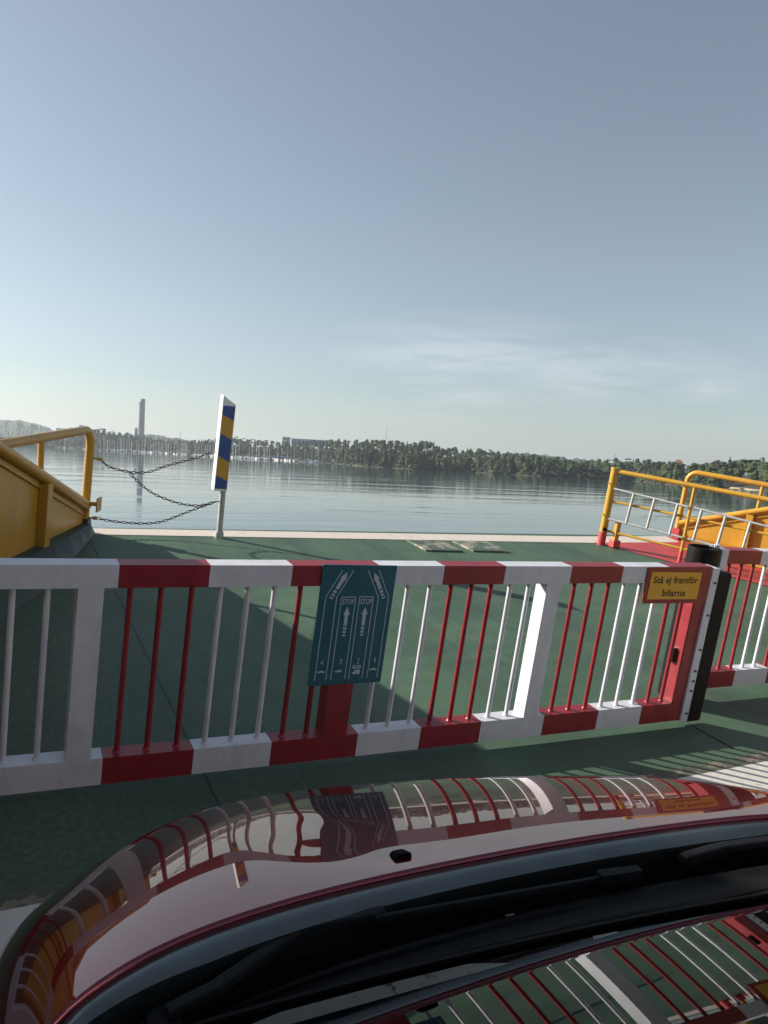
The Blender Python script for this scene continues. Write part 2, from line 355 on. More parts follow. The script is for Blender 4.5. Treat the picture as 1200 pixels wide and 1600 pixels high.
# ---- side bulwarks (one each side, mirrored shapes)
def bulwark(P, label, rail_z, sgn, latch):
    r0 = P(0)
    t = thing('bulwark', label, 'bulwark', tuple(r0))
    top = lambda s: 0.27 + 0.395 * s if s < 6 else 2.64
    ss = [0.04] + [i * 0.5 for i in range(1, 19)]
    m_ = MB(); vs = []
    for s in ss:
        vs += [P(s, 0.11, 0.0), P(s, top(s), 0.0), P(s, top(s), -0.03), P(s, 0.0, -0.03)]
    fs = []
    for i in range(len(ss)-1):
        a = i*4; b = a+4
        fs += [(a, b, b+1, a+1), (a+2, b+2, b+3, a+3), (a+1, b+1, b+2, a+2), (a+3, b+3, b, a)]
    fs += [(0,1,2,3), tuple(len(vs)-4+k for k in (3,2,1,0))]
    m_.add(vs, fs); obj('side_plate', m_, M['yellow'], t)
    m_ = MB(); m_.tube([P(0.03, top(0.0)+0.03, 0.02)] + [P(s, top(s)+0.02, 0.02) for s in ss[1:]], 0.052, 12); obj('top_tube', m_, M['yellow'], t, smooth=True)
    m_ = MB(); 
    m_.hexa([P(s, top(s)-0.10, i) for s, i in ((0.1,0.0),(6,0.0),(6,0.025),(0.1,0.025))], [P(s, top(s)-0.085, i) for s, i in ((0.1,0.0),(6,0.0),(6,0.025),(0.1,0.025))])
    obj('flange', m_, M['yellow'], t)
    for s in (1.13, 2.9, 4.6):
        m_ = MB(); q = [P(s-0.055, 0, 0.002), P(s+0.055, 0, 0.002), P(s+0.055, 0, 0.085), P(s-0.055, 0, 0.085)]
        m_.hexa([v + Vector((0,0,0.09)) for v in q], [v + Vector((0,0,top(s)-0.03)) for v in q]); obj('rib', m_, M['yellow'], t, bevel=0.006)
    # end post bending over into the hand rail
    pts = [P(0.0, z, 0.0) for z in (0.0, 0.3, 0.6, rail_z-0.17)]
    for k in range(1, 7):
        a = k/6*PI/2; pts.append(P(0.17*(1-math.cos(a)), rail_z-0.17+0.17*math.sin(a), 0))
    pts += [P(s, rail_z, 0) for s in (0.8, 1.5, 2.3)]
    m_ = MB(); m_.tube(pts, 0.044, 14); obj('hand_rail', m_, M['yellow'], t, smooth=True)
    m_ = MB(); m_.tube([P(1.2, top(1.2), 0.01), P(1.2, rail_z, 0)], 0.027, 12); obj('stanchion', m_, M['yellow'], t, smooth=True)
    return t
bl = bulwark(wl, 'yellow steel bulwark in shade on the left, rising away from the chains', 1.10, -1, True)
br = bulwark(wr, 'sunlit yellow bulwark standing on the red side deck at right', 1.22, 1, False)
for z in (0.80, 0.165):      # eye bars the chains hook on to
    m_ = MB(); m_.tube([(0.92, 8.38, z), (0.985, 8.37, z)], 0.010, 8); m_.box(0.975, 1.02, 8.355, 8.385, z-0.018, z+0.018)
    obj('chain_eye', m_, M['yellow'], bl, bevel=0.004)
m_ = MB(); m_.tube([(0.80, 8.33, 0.33), (1.0, 8.32, 0.325)], 0.022, 10); q = [(0.99,8.27),(1.035,8.33),(1.04,8.335),(0.995,8.275)]
m_.hexa([(0.985,8.25,0.25),(1.045,8.39,0.25),(1.055,8.385,0.25),(0.995,8.245,0.25)], [(0.985,8.25,0.40),(1.045,8.39,0.40),(1.055,8.385,0.40),(0.995,8.245,0.40)])
obj('bumper_plate', m_, M['yellow'], bl)
# green coaming at the foot of the left bulwark
m_ = MB(); vs = []
for s in [0.0, 0.3, 0.6, 1.0, 1.5, 2, 3, 4, 5, 6, 7, 8, 9]:
    w = min(0.42, 0.05 + 0.17*s); vs += [wl(s, 0.112, 0.004), wl(s, 0.10, 0.07+0.02*s if s < 2 else 0.11), wl(s, 0.003, 0.07 + w), wl(s, -0.01, 0.004)]
fs = []
for i in range(12):
    a = i*4; b = a+4; fs += [(a, a+1, b+1, b), (a+1, a+2, b+2, b+1)]
m_.add(vs, fs + [(0,3,2,1)]); co = obj('coaming', m_, M['coaming'], bl)
m_ = MB(); m_.hexa([wl(-0.06,0,-0.06), wl(0.06,0,-0.06), wl(0.06,0,0.06), wl(-0.06,0,0.06)], [wl(-0.05,0.155,-0.05), wl(0.05,0.155,-0.05), wl(0.05,0.155,0.05), wl(-0.05,0.155,0.05)])
obj('post_foot', m_, M['coaming'], bl, bevel=0.005)
m_ = MB(); m_.hexa([wr(-0.07,0.009,-0.07), wr(0.07,0.009,-0.07), wr(0.07,0.009,0.07), wr(-0.07,0.009,0.07)], [wr(-0.06,0.2,-0.06), wr(0.06,0.2,-0.06), wr(0.06,0.2,0.06), wr(-0.06,0.2,0.06)])
obj('post_foot', m_, M['redpaint'], br, bevel=0.005)
m_ = MB(); m_.tube([wr(0, 0.95, 0.0)+Vector((-.1,0,0)), wr(0, 0.95, 0)+Vector((.04,0,0))], 0.011); obj('chain_eye', m_, M['yellow'], br)

for sx_, xa_, xb2_, lab_ in ((-1, -4.9, -3.0, 'unseen yellow and white block added to shade the deck, left side, behind the bulwark'), (1, 14.4, 16.2, 'unseen yellow and white block added to shade the deck, right side, behind the bulwark')):  # unseen blocks added on both sides to cut sky light and deepen deck shade
    t = thing('sky_blocker', lab_, 'sky_blocker', ((xa_+xb2_)/2, -5, 0))
    m_ = MB(); m_.box(xa_, xb2_, -12.5, 0.6, 0.0, 3.2); obj('lower_wall', m_, M['hull'], t, bevel=.05)
    m_ = MB(); m_.box(xa_+.1, xb2_-.1, -12.0, 0.2, 3.203, 6.4); up_ = obj('upper_wall', m_, M['postwhite'], t, bevel=.05)
    for k_ in range(6):
        m_ = MB(); xf_ = xb2_-.1 if sx_ < 0 else xa_+.1; m_.box(xf_-.02, xf_+.02, -11.2+k_*1.9, -10.1+k_*1.9, 4.3, 5.2); obj('window', m_, M['black'], up_)
# ---- front rail with its bollard on the right
t = thing('front_rail', 'yellow tube railing running back from the thick bollard post, red feet', 'railing', tuple(fr(0)))
m_ = MB(); m_.tube([fr(0, z) for z in (0.205, 1.19)], 0.058, 20); m_.tube([fr(0, z) for z in (1.19, 1.215)], 0.064, 20); obj('bollard_post', m_, M['yellow'], t, smooth=True)
m_ = MB(); m_.tube([fr(0, 0.0), fr(0, 0.21)], 0.062, 20); obj('bollard_foot', m_, M['redpaint'], t, smooth=True)
m_ = MB(); m_.tube([fr(0, 0.26)+Vector((-.03,-.04,0)), fr(0, 0.26)+Vector((-.05,-.085,0))], 0.03, 12); obj('rubber_knob', m_, M['rubber'], t, smooth=True)
for z in (0.24, 0.30):
    m_ = MB(); m_.tube([fr(0, z), fr(0, z+.013)], 0.061, 20); obj('hoop', m_, M['yellow'], t, smooth=True)
for z in (0.48, 0.97):
    m_ = MB(); m_.tube([fr(0, z)+Vector((-.09,0,0)), fr(0, z)], 0.009, 8); obj('hook', m_, M['yellow'], t, smooth=True)
for z, r in ((1.165, 0.034), (0.70, 0.019), (0.235, 0.019)):
    m_ = MB(); m_.tube([fr(0.03, z), fr(3.0, z), fr(7.5, z)], r, 12); obj('rail_tube', m_, M['yellow'], t, smooth=True)
for s in (1.2, 2.45, 3.7, 4.95, 6.2, 7.45):
    m_ = MB(); m_.tube([fr(s, 0.19), fr(s, 1.165)], 0.025, 12); po = obj('rail_post', m_, M['yellow'], t, smooth=True)
    m_ = MB(); m_.tube([fr(s, 0.008), fr(s, 0.195)], 0.028, 12); obj('foot', m_, M['redpaint'], po, smooth=True)
t = thing('stub_post', 'short yellow square post on a red block, beside the bollard', 'post', tuple(fr(0.2, 0, -0.03)))
c = fr(0.20, 0, -0.02)
m_ = MB(); m_.box(c.x-.04, c.x+.04, c.y-.03, c.y+.03, 0.11, 0.40); obj('post', m_, M['yellow'], t, bevel=0.005)
m_ = MB(); m_.box(c.x-.07, c.x+.07, c.y-.06, c.y+.05, 0.009, 0.125); obj('foot_block', m_, M['redpaint'], t, bevel=0.012)
def grey_frame(s0, s1, zt0, zt1, zb0, zb1, rungs, label):
    t = thing('ladder_frame', label, 'ladder', tuple(fr(s0, 0.4)))
    L_ = lambda a, b, s: a + (b-a)*(s-s0)/(s1-s0)
    m_ = MB(); m_.tube([fr(s0, zt0, 0.045), fr(s1, zt1, 0.045)], 0.017, 10); obj('side_bar', m_, M['galv'], t, smooth=True)
    m_ = MB(); m_.tube([fr(s0, zb0, 0.045), fr(s1, zb1, 0.045)], 0.017, 10); obj('side_bar', m_, M['galv'], t, smooth=True)
    for s in rungs:
        m_ = MB(); m_.tube([fr(s-0.02, L_(zb0,zb1,s), 0.045), fr(s+0.01, L_(zt0,zt1,s), 0.045)], 0.021, 10); obj('rung', m_, M['galv'], t, smooth=True)
grey_frame(0.06, 1.18, 0.90, 0.855, 0.43, 0.40, (0.36, 0.68, 1.02), 'short grey aluminium ladder frame lashed to the rail next to the bollard')
grey_frame(1.26, 5.0, 0.86, 0.66, 0.40, 0.28, [1.36 + 0.33*i for i in range(11)], 'long grey aluminium ladder frame on the rail behind the second gate')

# ---- marker post
t = thing('marker_post', 'tall white marker panel with blue and yellow slanting stripes on a grey pole', 'marker post', (2.30, 8.33, 0))
PX = 2.345; PY = 8.36
m_ = MB(); m_.tube([(PX, PY, 0.0), (PX, PY, 0.055)], 0.052, 16); m_.tube([(PX, PY, 0.05), (PX, PY, 0.075)], 0.045, 16); obj('base_flange', m_, M['galv'], t, smooth=True)
m_ = MB(); m_.tube([(PX, PY, 0.07), (PX-.01, PY, 0.60)], 0.034, 16); obj('pole', m_, M['galv'], t, smooth=True)
x0, x1, y0, y1 = 2.215, 2.365, 8.30, 8.43
m_ = MB(); m_.hexa([(x0,y0,.55),(x1,y0,.55),(x1,y1,.55),(x0,y1,.55)], [(x0,y0,1.615),(x1,y0,1.525),(x1,y1,1.525),(x0,y1,1.615)])
pn = obj('marker_panel', m_, M['postwhite'], t, bevel=0.006)
zl = [1.505, 1.405, 1.195, 0.945, 0.725, 0.575]; zr = [1.505, 1.35, 1.135, 0.88, 0.665, 0.575]
for i in range(5):
    m_ = MB(); m_.poly_y([(x0+.010, zl[i+1]), (x1-.006, zr[i+1]), (x1-.006, zr[i]), (x0+.010, zl[i])], y0-0.003, y0-0.0005)
    obj('stripe', m_, M['blue'] if i % 2 == 0 else M['amber'], pn)
m_ = MB(); m_.tube([(PX-.02, PY, 0.42), (PX-.075, PY-.01, 0.42)], 0.008, 8); obj('chain_eye', m_, M['galv'], t); m_ = MB(); m_.tube([(x0, 8.35, 0.98), (x0-.03, 8.35, 0.98)], 0.008, 8); obj('chain_eye', m_, M['galv'], t)

# ---- chains
def chain(pts, label):
    pts = [Vector(p) for p in pts]
    dense = []
    for i in range(len(pts)-1):      # Catmull-Rom through the given points
        p0 = pts[max(i-1,0)]; p1 = pts[i]; p2 = pts[i+1]; p3 = pts[min(i+2,len(pts)-1)]
        for k in range(20):
            u = k/20; dense.append(0.5*((2*p1)+(p2-p0)*u+(2*p0-5*p1+4*p2-p3)*u*u+(3*p1-p0-3*p2+p3)*u**3))
    dense.append(pts[-1])
    pitch = 0.044; m_ = MB(); acc = 0; last = dense[0]; marks = [dense[0]]
    for p in dense[1:]:
        d = (p-last).length
        while acc + d >= pitch:
            last = last + (p-last).normalized()*(pitch-acc); marks.append(last.copy()); d = (p-last).length; acc = 0
        acc += d; last = p
    for i in range(len(marks)-1):
        a, b = marks[i], marks[i+1]; ax = (b-a).normalized()
        side = ax.cross(Vector((0.25,1,0.1))).normalized()
        ay = side if i % 2 == 0 else ax.cross(side).normalized()
        m_.torus((a+b)/2, ax, ay, 0.056, 0.025, 0.0046)
    t = thing('chain', label, 'chain', tuple(pts[0]))
    obj('chain_links', m_, M['steel'], t, smooth=True)
chain([(1.01,8.37,.80),(1.09,8.36,.73),(1.31,8.36,.685),(1.5,8.355,.70),(1.68,8.35,.78),(1.95,8.34,.88),(2.18,8.34,.98)], 'upper steel chain sagging from the yellow post to the striped marker')
chain([(1.31,8.35,.67),(1.39,8.35,.60),(1.5,8.35,.51),(1.64,8.35,.44),(1.86,8.35,.375),(2.08,8.35,.36),(2.27,8.35,.42)], 'middle steel chain dropping from the upper chain down to the marker pole')
chain([(1.01,8.37,.165),(1.18,8.36,.14),(1.37,8.35,.13),(1.56,8.35,.135),(1.73,8.35,.175),(2.0,8.35,.30),(2.27,8.345,.42)], 'lowest steel chain, hanging just above the white bow edge')

# ================================================================== GATES
YG = 3.28
def rail_top(x): return 1.074 + 0.0125 * x
WP, RP = 'white', 'red'
def gate(name, label, y0, segs, bars, posts, topf, bot, loc, th=0.10, bh=None):
    t = thing(name, label, 'gate', loc)
    for (xa, xb, c, xa2, xb2) in segs:
        m_ = MB(); m_.hexa([(xa,y0,topf(xa)-.103),(xb,y0,topf(xb)-.103),(xb,y0+th,topf(xb)-.103),(xa,y0+th,topf(xa)-.103)],
                           [(xa,y0,topf(xa)),(xb,y0,topf(xb)),(xb,y0+th,topf(xb)),(xa,y0+th,topf(xa))])
        obj('top_rail_section', m_, M[c], t)
        m_ = MB(); m_.box(xa2, xb2, y0, y0+th, bot, bot+.128); obj('bottom_rail_section', m_, M[c], t)
    for x, c in bars:
        m_ = MB(); m_.tube([(x, y0+th*.5, bot+.12), (x, y0+th*.5, topf(x)-.10)], 0.0132, 12); b = obj('bar', m_, M[c], t, smooth=True)
        m_ = MB(); m_.tube([(x, y0+th*.5, bot+.127), (x, y0+th*.5, bot+.137)], 0.018, 12, radii=[0.020, 0.014]); obj('weld', m_, M[c], b, smooth=True)
    for xa, xb, c in posts:
        m_ = MB(); m_.box(xa, xb, y0+.001, y0+th-.001, bot+.127, topf(xa)-.102); obj('upright', m_, M[c], t)
    return t
cuts = [(-.42,-.42), (.03,.03), (.505,.502), (.897,.909), (1.291,1.293), (1.757,1.767), (2.138,2.149), (2.534,2.547), (3.004,3.002), (3.405,3.432), (3.787,3.803), (4.176,4.176)]
segs = [(-.95, -.42, WP, -.95, -.42)]
c = RP
for i in range(len(cuts)-1):
    segs.append((cuts[i][0], cuts[i+1][0], c, cuts[i][1], cuts[i+1][1])); c = WP if c == RP else RP
bars = [(x, RP) for x in (-.30,-.165,-.03)] + [(x, WP) for x in (-.70,-.57,-.44,.1,.233)] + [(x, RP) for x in (.566,.699,.836)] + [(x, WP) for x in (.969,1.10,1.231)] + \
       [(x, RP) for x in (1.362,1.49)] + [(x, WP) for x in (1.834,1.963,2.098)] + [(x, RP) for x in (2.228,2.36,2.491)] + [(x, WP) for x in (2.622,2.753)] + \
       [(x, RP) for x in (3.09,3.225,3.358)] + [(x, WP) for x in (3.489,3.622,3.766)] + [(x, RP) for x in (3.896,4.022)]
posts = [(-.93, -.83, WP), (.347, .451, WP), (1.562, 1.699, RP), (2.845, 2.949, WP), (4.085, 4.176, RP)]
g1 = gate('barrier_gate', 'long red and white striped barrier gate with two signs, in front of the car', YG, segs, bars, posts, rail_top, 0.057, (-.93, YG, 0))
m_ = MB(); m_.box(4.176, 4.242, YG-.012, YG+.10, 0.045, 1.118); es = obj('end_strip', m_, M['white'], g1, bevel=0.003)
for z in (0.11, 0.27, 0.34, 0.41, 0.56, 0.80, 1.02):
    m_ = MB(); m_.tube([(4.215, YG-.022, z), (4.215, YG-.010, z)], 0.008, 8); obj('bolt', m_, M['bolt'], es)
m_ = MB(); m_.box(4.242, 4.39, YG-.005, YG+.095, 0.032, 1.085); obj('rubber_seal', m_, M['rubber'], g1, bevel=0.022, segs=3)
m_ = MB(); m_.box(4.055, 4.087, YG+.06, YG+.09, 0.45, 0.55); obj('latch', m_, M['bolt'], g1)
m_ = MB(); m_.tube([(-.99, YG+.05, 0.0), (-.99, YG+.05, 1.16)], 0.05, 16); obj('hinge_post', m_, M['white'], g1, smooth=True)
# second leaf, standing a little further away
Y2 = 3.62; top2 = lambda x: 1.163
cut2 = [4.74, 5.117, 5.50, 5.90, 6.30, 6.75, 7.15, 7.55, 8.02, 8.42, 8.80, 9.2]
segs = []; c = RP
for i in range(len(cut2)-1):
    segs.append((cut2[i], cut2[i+1], c, cut2[i], cut2[i+1])); c = WP if c == RP else RP
def colat(x):
    for a, b, c, _, _ in segs:
        if a <= x <= b: return c
    return RP
bars = [(x, colat(x)) for x in [4.845+.1355*i for i in range(32)] if not any(a-.05 < x < b+.05 for a, b in ((5.93,6.04),(7.2,7.31),(8.45,8.56),(9.1,9.2)))]
posts = [(5.93, 6.04, WP), (7.2, 7.31, RP), (8.45, 8.56, WP), (9.1, 9.2, RP)]
g2 = gate('barrier_gate', 'second red and white barrier gate, partly in the picture beyond the black rubber', Y2, segs, bars, posts, top2, 0.093, (4.7, Y2, 0))
m_ = MB(); m_.box(4.668, 4.74, Y2-.01, Y2+.11, 0.06, 1.165); obj('end_strip', m_, M['white'], g2, bevel=0.003)
m_ = MB(); K = 20; cxx, cyy = 4.535, Y2+.04
arc = [(cxx + .125*math.cos(a), cyy + .10*math.sin(a)) for a in [PI*2*i/K for i in range(K)]]
inn = [(cxx + .112*math.cos(a), cyy + .087*math.sin(a)) for a in [PI*2*i/K for i in range(K)]]
vs = [(x,y,.05) for x,y in arc] + [(x,y,1.17) for x,y in arc] + [(x,y,1.17) for x,y in inn] + [(x,y,1.0) for x,y in inn]
fs = [(i,(i+1)%K,(i+1)%K+K,i+K) for i in range(K)] + [(i+K,(i+1)%K+K,(i+1)%K+2*K,i+2*K) for i in range(K)] + [(i+2*K,(i+1)%K+2*K,(i+1)%K+3*K,i+3*K) for i in range(K)] + [tuple(range(3*K,4*K))]
m_.add(vs, fs); obj('rubber_seal', m_, M['rubber'], g2, smooth=True)
# frayed white rope knot on top of the second leaf
m_ = MB()
for i in range(26):
    a = random.uniform(0, 2*PI); l = random.uniform(.02, .055); p = Vector((4.655+random.uniform(-.015,.015), Y2+.04, 1.172)); 
    m_.tube([p, p+Vector((math.cos(a)*l*.7, math.sin(a)*l*.5, random.uniform(.0,.022))), p+Vector((math.cos(a)*l, math.sin(a)*l, random.uniform(-.004,.012)))], 0.0035, 5)
t = thing('rope_knot', 'frayed white rope knot tied on top of the second gate', 'rope', (4.655, Y2+.04, 1.17)); obj('strands', m_, M['white'], t)

# ================================================================== SIGNS
def text_mesh(body, width, height, offset=0.0, shear=0.0):
    cu = bpy.data.curves.new('lettering', 'FONT'); cu.body = body; cu.offset = offset; cu.shear = shear; cu.resolution_u = 3
    o = bpy.data.objects.new('lettering', cu); COL.objects.link(o); bpy.context.view_layer.update()
    me = bpy.data.meshes.new_from_object(o.evaluated_get(bpy.context.evaluated_depsgraph_get())); bpy.data.objects.remove(o)
    xs = [v.co.x for v in me.vertices]; ys = [v.co.y for v in me.vertices]
    w = max(xs)-min(xs)
    return me, min(xs), w, min(ys), max(ys)
def place_text(body, x, z, w, hcap, y, m, parent, offset=0.0):
    me, mx, tw, my, My = text_mesh(body, w, hcap, offset)
    cap = 0.70; sx = w/tw; sz = hcap/cap; off = root_loc(parent)
    for v in me.vertices: v.co = Vector((x + (v.co.x-mx)*sx, y, z + v.co.y*sz)) - off
    me.materials.append(m); o = bpy.data.objects.new('lettering', me); COL.objects.link(o); o.parent = parent; o['label'] = 'lettering reading ' + body
    return o
def stroke(m_, pts, w, y0, y1, closed=False):
    for i in range(len(pts)-1):
        (xa, za), (xb, zb) = pts[i], pts[i+1]; dx, dz = xb-xa, zb-za; l = math.hypot(dx, dz); ux, uz = dx/l, dz/l; nx, nz = -uz*w/2, ux*w/2
        xa -= ux*w*.45; za -= uz*w*.45; xb += ux*w*.45; zb += uz*w*.45
        m_.poly_y([(xa-nx, za-nz), (xb-nx, zb-nz), (xb+nx, zb+nz), (xa+nx, za+nz)][::-1], y0, y1)
YS = YG - 0.006
t = thing('lane_sign', 'teal blue lane sign with STOP boxes and arrows, fixed to the gate', 'sign', (1.645, YS, 0.473))
m_ = MB(); m_.box(1.442, 1.848, YS-.004, YS+.004, 0.473, 1.10); obj('sign_panel', m_, M['signblue'], t, bevel=0.0015)
ya, yb = YS-.0058, YS-.0042
W = .0038
lines = [[(1.474,.502),(1.475,.936),(1.546,1.071)], [(1.534,.501),(1.534,.936),(1.606,1.072)], [(1.561,.502),(1.561,.936),(1.638,.936),(1.638,.502)],
         [(1.660,.502),(1.660,.937),(1.736,.937),(1.736,.502)], [(1.764,.503),(1.764,.935),(1.687,1.073)], [(1.822,.503),(1.822,.935),(1.749,1.074)]]
for k, ln in enumerate(lines):
    m_ = MB(); stroke(m_, ln, W, ya + .0001*(k % 2), yb); obj('lane_line', m_, M['signink'], t)
def arrow(x, z, ang):
    m_ = MB(); ca, sa = math.cos(ang), math.sin(ang)
    def T(pts): return [(x + px*ca - pz*sa, z + px*sa + pz*ca) for px, pz in pts]
    m_.poly_y(T([(-.009,.055),(.009,.055),(.009,.112),(.0175,.112),(0,.153),(-.0175,.112),(-.009,.112)]), ya, yb)
    for z0, z1 in ((.033,.047),(.016,.026),(.0,.008)): m_.poly_y(T([(-.009,z0),(.009,z0),(.009,z1),(-.009,z1)]), ya, yb)
    obj('arrow', m_, M['signink'], t)
arrow(1.600, .732, 0); arrow(1.699, .732, 0); arrow(1.503, .929, -math.atan2(.070,.132)); arrow(1.796, .929, math.atan2(.072,.130))
for x in (1.568, 1.667): place_text('STOP', x, .899, .065, .027, ya, M['signink'], t, 0.012)
for s_, x in (('4',1.494),('3',1.596),('2',1.694),('1',1.793)): place_text(s_, x, .583, .014 if s_ != '1' else .006, .029, ya, M['signink'], t)
def icon(pts, x, z, s=1.0):
    m_ = MB(); m_.poly_y([(x+a*s, z+b*s) for a, b in pts], ya, yb); obj('vehicle_icon', m_, M['signink'], t)
carp = [(-.021,.004),(-.019,.002),(-.015,.002),(-.0135,-.002),(-.010,-.002),(-.0085,.002),(.008,.002),(.0095,-.002),(.013,-.002),(.0145,.002),(.020,.002),(.021,.006),(.012,.008),(.006,.0125),(-.004,.0125),(-.008,.008),(-.020,.008)]
for x, z in ((1.504,.541),(1.598,.540),(1.793,.541)): icon(carp, x, z)
icon([(-.023,.0),(-.017,.0),(-.0155,-.003),(-.011,-.003),(-.0095,.0),(.010,.0),(.0115,-.003),(.016,-.003),(.0175,.0),(.023,.0),(.023,.015),(-.022,.015)], 1.697, .557)
icon([(-.022,.0),(-.016,.0),(-.014,-.004),(-.009,-.004),(-.007,.0),(.004,.0),(.006,-.004),(.011,-.004),(.0125,.0),(.014,-.004),(.019,-.004),(.0205,.0),(.021,.0),(.021,.020),(-.008,.020),(-.008,.012),(-.014,.012),(-.020,.007)], 1.697, .528)
m_ = MB(); m_.box(1.679,1.716,ya-.0006,ya-.0001,.563,.568); obj('vehicle_icon', m_, M['signblue'], t)
for x, z in ((1.645,1.083),(1.648,.489),(1.456,1.083),(1.836,1.085)):
    r_ = .009 if 1.6 < x < 1.7 else .004
    m_ = MB(); m_.tube([(x, YS-.009, z), (x, YS-.003, z)], r_, 10); obj('bolt', m_, M['bolt'], t)
t = thing('warning_sign', 'yellow warning sign on a dark red plate at the end of the gate', 'sign', (3.85, YS, 0.883))
m_ = MB(); m_.hexa([(3.605,YS-.003,.884),(4.172,YS-.003,.884),(4.172,YS+.005,.884),(3.605,YS+.005,.884)], [(3.600,YS-.003,1.116),(4.172,YS-.003,1.123),(4.172,YS+.005,1.123),(3.600,YS+.005,1.116)]); bp_ = obj('backing_plate', m_, M['red'], t, bevel=0.001)
m_ = MB(); m_.box(3.634, 4.078, YS-.0065, YS-.0032, .912, 1.089); obj('sign_face', m_, M['signyellow'], t)
place_text('Stå ej framför', 3.660, 1.018, .394, .043, YS-.0072, M['black'], t, 0.020)
place_text('bilarna', 3.757, .934, .206, .043, YS-.0072, M['black'], t, 0.020)

# ================================================================== CAR
HK = [(1.15514, 1.03576, 0.85662, 0.60790, 0.29521, -0.04618, -0.39151, -0.74024),
      (1.20836, 1.13186, 1.02782, 0.87942, 0.66334, 0.41696, 0.15487, -0.13135),
      (1.24279, 1.18241, 1.11368, 1.03322, 0.90090, 0.73796, 0.53660, 0.29648),
      (1.26277, 1.20472, 1.13945, 1.07347, 0.99519, 0.89282, 0.74116, 0.54813),
      (1.26977, 1.20976, 1.14187, 1.07028, 0.99939, 0.91475, 0.80063, 0.65742),
      (1.26822, 1.20689, 1.13962, 1.06768, 0.98938, 0.90088, 0.79972, 0.68319),
      (1.26488, 1.20312, 1.13703, 1.06688, 0.98452, 0.89110, 0.78690, 0.67099),
      (1.26615, 1.20269, 1.13420, 1.06089, 0.97548, 0.87718, 0.76486, 0.63911),
      (1.27646, 1.20880, 1.13316, 1.05149, 0.95873, 0.85212, 0.72972, 0.59200),
      (1.29816, 1.22501, 1.14143, 1.04707, 0.93879, 0.81724, 0.68142, 0.53056),
      (1.33203, 1.25169, 1.15678, 1.04559, 0.91777, 0.77619, 0.62223, 0.45552)]
HX0, HX1, HY0, HY1 = -.12, 1.96, .84, 1.90      # the hood is one smooth cubic B-spline sheet
def _bs(t, n):
    t = max(0.0, min(0.999999, t))*(n-3); i = int(t); f = t-i
    return i, ((1-f)**3/6, (3*f**3-6*f*f+4)/6, (-3*f**3+3*f*f+3*f+1)/6, f**3/6)
def hood_z(x, y):
    i, wx = _bs((x-HX0)/(HX1-HX0), 11); j, wy = _bs((y-HY0)/(HY1-HY0), 8)
    z = sum(wx[a]*wy[b]*HK[i+a][j+b] for a in range(4) for b in range(4))
    # pressed dishes either side of the nose
    for cx_, cy_, rx_, ry_, dep in ((.615, 1.33, .105, .15, .0032),):
        q = ((x-cx_)/rx_)**2 + ((y-cy_)/ry_)**2
        z -= dep*math.exp(-q*q*.9)
    z -= 6.5*max(0.0, .130-x)**2 + 6.0*max(0.0, x-1.80)**2      # rounded shoulders into the fenders
    return z
def rear_y(x):
    u = (x-.92); return 1.052 - .055*(u/.7)**2 - .07*abs(u/.80)**9
def glass_z(x, y): 
    s, q, c, k, z0, m_ = .74311, -.08123, .05237, -.05906, 1.13616, .00428
    return z0 + s*(.86-y) + q*(.86-y)**2 - c*(x-.9)**2 + k*(x-.9)**2*(.86-y) + m_*(x-.9)
def car_paint():
    m = bpy.data.materials.new('dark_red_car_paint'); t, b = nodes_of(m); L = t.links.new
    b.inputs['Base Color'].default_value = (0.19, 0.012, 0.022, 1); b.inputs['Metallic'].default_value = 0.78
    b.inputs['Roughness'].default_value = 0.20
    c = t.nodes.new('ShaderNodeTexCoord'); n = t.nodes.new('ShaderNodeTexNoise'); n.inputs['Scale'].default_value = 900; n.inputs['Detail'].default_value = 1
    L(c.outputs['Object'], n.inputs['Vector'])
    r = t.nodes.new('ShaderNodeValToRGB'); r.color_ramp.elements[0].color = (0.15,0.005,0.014,1); r.color_ramp.elements[1].color = (0.25,0.010,0.028,1)
    L(n.outputs[0], r.inputs[0])
    # a little dust and dried drops
    n2 = t.nodes.new('ShaderNodeTexNoise'); n2.inputs['Scale'].default_value = 160; n2.inputs['Detail'].default_value = 4; L(c.outputs['Object'], n2.inputs['Vector'])
    r2 = t.nodes.new('ShaderNodeValToRGB'); r2.color_ramp.elements[0].position = .66; r2.color_ramp.elements[1].position = .80; r2.color_ramp.elements[1].color = (.35,.35,.35,1)
    L(n2.outputs[0], r2.inputs[0])
    mx = t.nodes.new('ShaderNodeMixRGB'); mx.inputs['Color2'].default_value = (0.35,0.30,0.28,1); L(r2.outputs[0], mx.inputs['Fac']); L(r.outputs[0], mx.inputs['Color1']); L(mx.outputs[0], b.inputs['Base Color'])
    b.inputs['Coat Weight'].default_value = 1.0; b.inputs['Coat IOR'].default_value = 1.66; b.inputs['Specular Tint'].default_value = (0.42, 0.07, 0.12, 1); b.inputs['Coat Roughness'].default_value = 0.012
    return m
M['car'] = car_paint()
M['trim'] = mat('black_plastic_trim', (0.007, 0.0075, 0.008), 0.6, var=0.3, vscale=20, bump=0.0005, bscale=120, dirt=(0.03, 0.03, 0.03), dirt_amt=0.3, dirt_scale=14, spec=0.03)
M['lip'] = mat('satin_grey_hood_lip', (0.12, 0.14, 0.135), 0.25, metal=0.9, var=0.1, vscale=8, coat=0.3)
M['wiper'] = mat('wiper_black', (0.012, 0.013, 0.015), 0.55, spec=0.12, var=0.2, vscale=30, dirt=(0.07, 0.07, 0.075), dirt_amt=0.3, dirt_scale=40)
M['interior'] = mat('dark_dashboard', (0.012, 0.012, 0.013), 0.8, var=0.2, vscale=10)
M['lamp'] = mat('headlamp_lens', (0.55, 0.57, 0.6), 0.1, var=0.05, coat=1.0)
